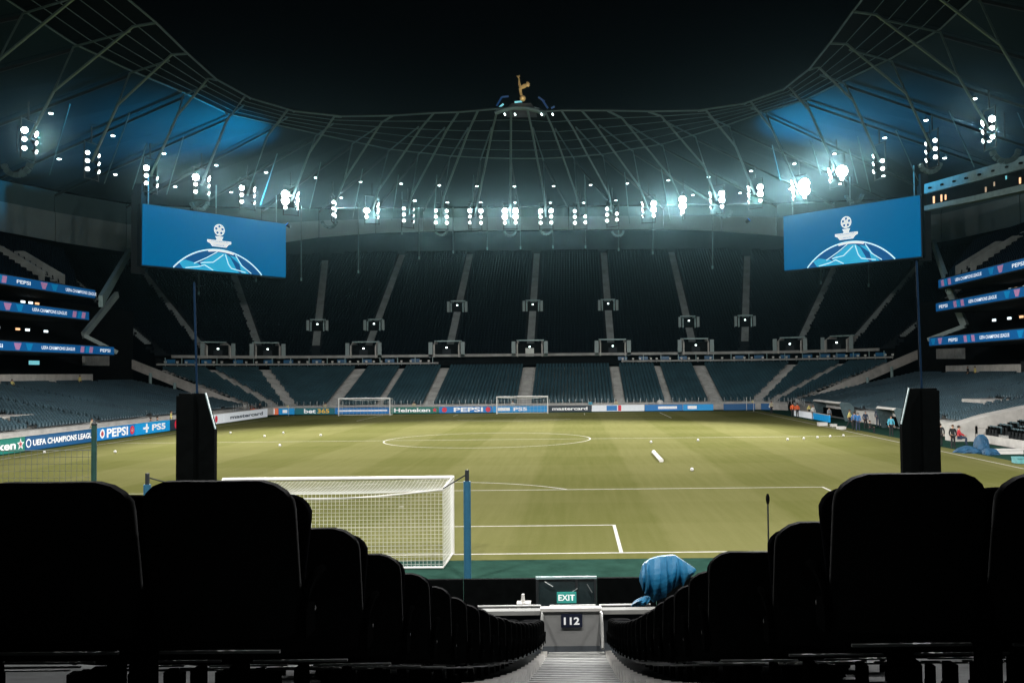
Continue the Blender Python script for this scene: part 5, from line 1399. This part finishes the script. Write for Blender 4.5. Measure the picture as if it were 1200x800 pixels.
ppl = [((929, 489), 2.6, 'stand', 'orange', 'black', 'steward in an orange jacket at the far right corner, left one of the pair', 1.05, 0),
       ((934.5, 489), 3.4, 'stand', 'orange', 'black', 'steward in an orange jacket at the far right corner, right one of the pair', 1.02, 1),
       ((904, 484.5), .3, 'stand', 'beige', 'black', 'steward in pale yellow beside the short navy far board', 1, 0),
       ((948.5, 489), 1.0, 'walk', 'yellow', 'black', 'steward in yellow walking near the right corner boards', 1, 2),
       ((953, 491), .2, 'stand', 'white', 'grey', 'person in white beside the walking yellow steward', .95, 1),
       ((996, 500), 1.2, 'walk', 'yellow', 'black', 'person in a yellow top leaning right of the row of balls', 1.02, 1),
       ((1001.5, 504), 3.1, 'stand', 'blue', 'black', 'person in a blue jacket beside the yellow top by the right touchline', 1.03, 0),
       ((1005.5, 505), 2.7, 'walk', 'blue', 'navy', 'person in a blue coat walking by the right touchline', 1.03, 2),
       ((1014.5, 502), .1, 'stand', 'navy', 'black', 'person in navy with pale cap standing by the right low wall', 1, 2),
       ((1029, 500), -.4, 'stand', 'navy', 'navy', 'person in dark blue standing alone by the right low wall', 1.1, 0),
       ((1044.5, 510.5), .1, 'stand', 'cyan', 'black', 'person in a light blue bib left of the right black mast', 1.03, 0),
       ((1102.5, 523), 2.9, 'walk', 'black', 'black', 'person all in black right of the right black mast', 1.0, 0),
       ((1117, 525), .1, 'stand', 'black', 'black', 'person all in black with a pale collar beside the blue sheets', 1.0, 1),
       ((1125, 521), 1.2, 'sit', 'red', 'navy', 'person crouching in red and navy next to the blue sheets', 1.15, 0),
       ((1020, 507), 1.6, 'sit', 'black', 'black', 'person in black crouching at the right touchline', .9, 0),
       ((972, 494), .4, 'stand', 'grey', 'black', 'person in grey standing near the low sky blue board', .95, 0),
       ((304.5, 488), .3, 'stand', 'black', 'black', 'steward in black in front of the orange far board', 1.15, 0),
       ((295, 485), .2, 'stand', 'orange', 'black', 'orange steward left of the steward in black', 1, 1),
       ((315, 485), -.2, 'stand', 'orange', 'navy', 'orange steward right of the steward in black', 1, 0),
       ((323, 485), -.1, 'sit', 'orange', 'black', 'seated orange steward at the end of the orange boards', 1.1, 2)]
for (pp, rz, kind, a_, b_, lab, h, hr) in ppl:
    g = G0(*pp); person((g.x, g.y, 0), rz, kind, a_, b_, lab, h, hr)
for (px, a_, kind, lab) in ((381, 'beige', 'sit', 'seated steward in pale coat above the teal far board'), (485, 'beige', 'sit', 'seated steward in pale coat above the green far board'), (601, 'white', 'sit', 'seated person in white seen through the centre goal'),
                       (692, 'cyan', 'sit', 'seated person in light blue above the dark far board'), (722, 'beige', 'sit', 'seated person in pale yellow above the white far board')):
    g = at_y(px, 480, 111.4); person((g.x, 111.4, .25), 0, kind, a_, 'black', lab, 1.15, 1)
for (px, y_, a_, lab, k) in ((107.5, 0, 'beige', 'person in a beige coat standing behind the slim green mast', 'stand'), (177, 0, 'navy', 'dark clothed person above the sky blue board, left one', 'sit'), (185, 0, 'black', 'dark clothed person above the sky blue board, right one', 'sit'), (200.5, 0, 'yellow', 'person in yellow by the left black mast', 'stand')):
    g = at_x(px, 500, -38.0); person((-38.0, g.y, .1), PI / 2 + .4, k, a_, 'black', lab, 1.12, 0)
for (px, lab) in ((93.5, 'steward in yellow at the top of the left lower rows'), (14.5, 'steward in yellow sitting high at the left edge')):
    g = at_x(px, 455, -59.5); person((-59.5, g.y, side_z(22) + .1), PI / 2, 'stand' if px > 50 else 'sit', 'yellow', 'black', lab, 1, 0)
g = at_x(1134, 430, 59.5)
for q, lab in ((0, 'steward at the top of the right lower rows, left one'), (2.2, 'steward at the top of the right lower rows, right one')):
    person((59.5, g.y - q, side_z(22) + .1), -PI / 2, 'stand', 'yellow' if q else 'black', 'black', lab, 1, 0)

# ------------------------------------------------------------------ balls and small things
bm_ = MB().sphere((0, 0, 0), .11, 14, 10)
ball_mat = mat('ball_white', (.6, .59, .56), .4, var=.06, scale=8); patch_m = mat('ball_patch', (.05, .06, .1), .5)
bt = None
for k, (px, py, lab) in enumerate(((923, 516, 'first football of the row on the right, leftmost'), (942, 515, 'second football from the left in the right-hand row'), (958, 513.5, 'middle football of the right-hand row'), (973, 512.5, 'fourth football from the left in the right-hand row'), (988.5, 511.5, 'rightmost football of the right-hand row'),
                               (310, 512, 'white football left of the centre circle, nearest its edge of three'), (332, 508, 'white football lying beyond the halfway line on the left'), (376, 511, 'white football nearest the centre circle'), (328, 523, 'white football before the halfway line on the left'), (135, 530.5, 'white football in front of the blue lettered board'), (52, 531, 'white football close under the navy board'), (270, 508, 'white football just right of the left black mast'), (818, 517, 'faint football right of the centre circle'), (811, 552, 'lone football near the near penalty area line'), (763, 519, 'football beside the white strip'))):
    g = G0(px, py)
    sc0 = 1.0
    if bt is None:
        bt = thing('football', (0, 0, 0), '', 'ball', 'footballs lying on the grass')
        sh = bm_.build('ball_shell', ball_mat, bt, smooth=True, w=False)
        pb = MB()
        for d in ((0, 0, 1), (.9, 0, .4), (-.5, .75, .4), (-.5, -.75, .4), (.3, -.85, -.3)):
            d = Vector(d).normalized(); pb.disc(d * .1115, d, .035, 5)
        pb.build('dark_patches', patch_m, bt, w=False, kind='stuff'); bk = tree_of(bt); o = bt
    else: o = copy_tree(bt, None, bk)
    o.location = (g.x, g.y, .11); o.rotation_euler = (0, 0, k); o['label'] = lab
a = G0(766, 531); b = G0(775, 541)
t = thing('rolled_strip', (b.x, b.y, 0), 'white rolled strip lying on the grass right of the centre circle', 'roll')
MB().tube([(a.x, a.y, .1), (b.x, b.y, .1)], .13, 10).build('roll', M_white, t, smooth=True)
for e in (a, b): MB().tube([(e.x, e.y - .03, .1), (e.x, e.y + .03, .1)], .15, 10).build('end_cap', M_white, t)
# corner flags
for sx in (-1, 1):
    t = thing('corner_flag', (sx * 34, 105, 0), f"{'left' if sx < 0 else 'right'} far corner flag on a thin pale pole", 'flag', 'corner flags')
    MB().tube([(sx * 34, 105, 0), (sx * 34, 105, 1.6)], .025, 6).build('pole', M_white, t)
    MB().prism([(sx * 34, 105, 1.6), (sx * 34, 105, 1.25), (sx * 34 - .4, 105, 1.42)], (0, .01, 0)).build('pennant', CL['yellow'], t)
p = at_y(875, 481, 109.0); t = thing('marker_post', (p.x, 109, 0), 'thin white marker post before the far navy board', 'post')
MB().tube([(p.x, 109, 0), (p.x, 109, 1.9)], .05, 8).build('pole', M_white, t); MB().sphere((p.x, 109, 1.9), .09).build('cap', M_white, t)
# pale round cover above the far boards
p = at_y(773.5, 475, 111.6); t = thing('equipment_cover', (p.x, 111.6, 0), 'pale rounded equipment cover behind the far blue board', 'cover')
MB().sphere((p.x, 111.6, 1.15), .55, 14, 8, sz=.9).build('cover', M_white, t, smooth=True); MB().tube([(p.x, 111.6, 0), (p.x, 111.6, .8)], .2, 8).build('base', M_grey_panel, t)
# pale dugout canopies and seats along the right
for k, (x0, x1, yb2, lab, m) in enumerate(((958, 990, 497, 'pale dugout shelter nearest the far right corner', M_white), (1033, 1055, 504, 'long pale dugout shelter left of the right black mast', M_white))):
    A = G0(x0, yb2 - 3); B = G0(x1, yb2 + 2); X = 37.6; ya_, yb_ = sorted((at_x(x0, 480, 39).y, at_x(x1, 480, 39).y))
    t = thing('dugout', (39, (ya_ + yb_) / 2, 0), lab, 'dugout')
    prof = [(38.4, 2.0), (38.6, 2.2), (39.6, 2.1), (40.1, 1.5), (40.2, 0)]
    mb = MB(); vs = []; fs = []
    for yy in (ya_, yb_):
        for (x, z) in prof: vs.append((x, yy, z))
    for i in range(len(prof) - 1): fs.append((i, i + 1, i + 6, i + 5))
    mb.add(vs, fs); me_o = mb.build('canopy', m, t); 
    for yy in (ya_, yb_): MB().prism([(x, yy, z) for x, z in prof] + [(39.0, yy, 0)], (0, .06, 0)).build('end_panel', mat('tinted_acrylic', (.08, .12, .13), .2), t)
    n = int((yb_ - ya_) / .7)
    for i in range(n):
        y_ = ya_ + .4 + i * .7; MB().box(39.2, 39.8, y_ - .25, y_ + .25, .35, .5).build('bench_seat', M_black_pad, t); MB().box(39.7, 39.85, y_ - .25, y_ + .25, .5, 1.2).build('bench_back', M_black_pad, t)
# blue sheets heaped at the right touchline
def heap(pxs, label, seed):
    rnd = random.Random(seed); g = G0(*pxs[0]); w_ = pxs[1]; h_ = pxs[2]
    d = (g.y - CAM.y); s = d / FPX
    t = thing('tarpaulin_heap', (g.x, g.y, 0), label, 'tarpaulin'); vs = []; fs = []; n = 22; m = 9
    for i in range(m + 1):
        for j in range(n):
            a_ = 2 * PI * j / n; ph = (PI / 2) * i / m
            r = 1 + .14 * math.sin(a_ * 3 + seed) + .07 * math.sin(a_ * 7 + i) + rnd.uniform(-.04, .04)
            vs.append((g.x + math.cos(a_) * math.cos(ph) * w_ * s / 2 * r, g.y + math.sin(a_) * math.cos(ph) * .8 * r, math.sin(ph) * h_ * s * (1 + .15 * math.sin(a_ * 2 + seed) * math.cos(ph))))
    for i in range(m):
        for j in range(n): fs.append((i * n + j, i * n + (j + 1) % n, (i + 1) * n + (j + 1) % n, (i + 1) * n + j))
    MB().add(vs, fs).build('sheet', mat('dark_blue_sheet', (.006, .06, .13), .7, var=.4, scale=1.5, bump=.8), t)
    MB().box(g.x - w_ * s * .3, g.x + w_ * s * .3, g.y - .4, g.y + .4, 0, h_ * s * .5).build('load', M_dark_steel, t)
heap(((1150, 529), 16, 20), 'tall blue tarpaulin hump at the right touchline', 2)
heap(((1134, 530), 28, 8), 'low blue tarpaulin heap left of the tall hump', 5)
heap(((1160, 532), 18, 7), 'low dark blue heap right of the tall hump', 9)
# pale equipment trunks
for (px, py, w_, h_, lab) in ((1182, 532, 30, 7, 'long pale bench top near the right edge'), (1196, 543, 12, 9, 'pale aqua box at the right edge'), (964, 499, 10, 5, 'small pale trunk by the low boards'), (977, 500, 6, 4, 'smaller pale trunk right of the low boards'), (986, 503, 9, 4, 'flat pale mat by the right touchline')):
    g = G0(px, py); s = (g.y - CAM.y) / FPX
    t = thing('equipment_case', (g.x, g.y, 0), lab, 'case')
    m = M_white if 'aqua' not in lab else mat('aqua_plastic', (.12, .34, .36), .5)
    MB().box(g.x - w_ * s / 2, g.x + w_ * s / 2, g.y - .3, g.y + .5, .03, h_ * s * .7).build('case_body', m, t)
    MB().box(g.x - w_ * s / 2 - .02, g.x + w_ * s / 2 + .02, g.y - .33, g.y + .53, h_ * s * .7, h_ * s * .85).build('lid', m, t)

# ------------------------------------------------------------------ haze in the air of the bowl
hz = MB().box(-215, 215, -75, 275, -1.6, 48).build('haze', None, kind='stuff')
hm = bpy.data.materials.new('night_haze'); hm.use_nodes = True; nt = hm.node_tree; nt.nodes.clear()
out = nt.nodes.new('ShaderNodeOutputMaterial'); pv = nt.nodes.new('ShaderNodeVolumePrincipled')
pv.inputs['Color'].default_value = (.42, .80, .87, 1); pv.inputs['Density'].default_value = HAZE_DENSITY; pv.inputs['Anisotropy'].default_value = .965
nt.links.new(pv.outputs[0], out.inputs['Volume']); hz.data.materials.append(hm)
tag(hz, 'thin teal night haze filling the stadium bowl', 'haze')
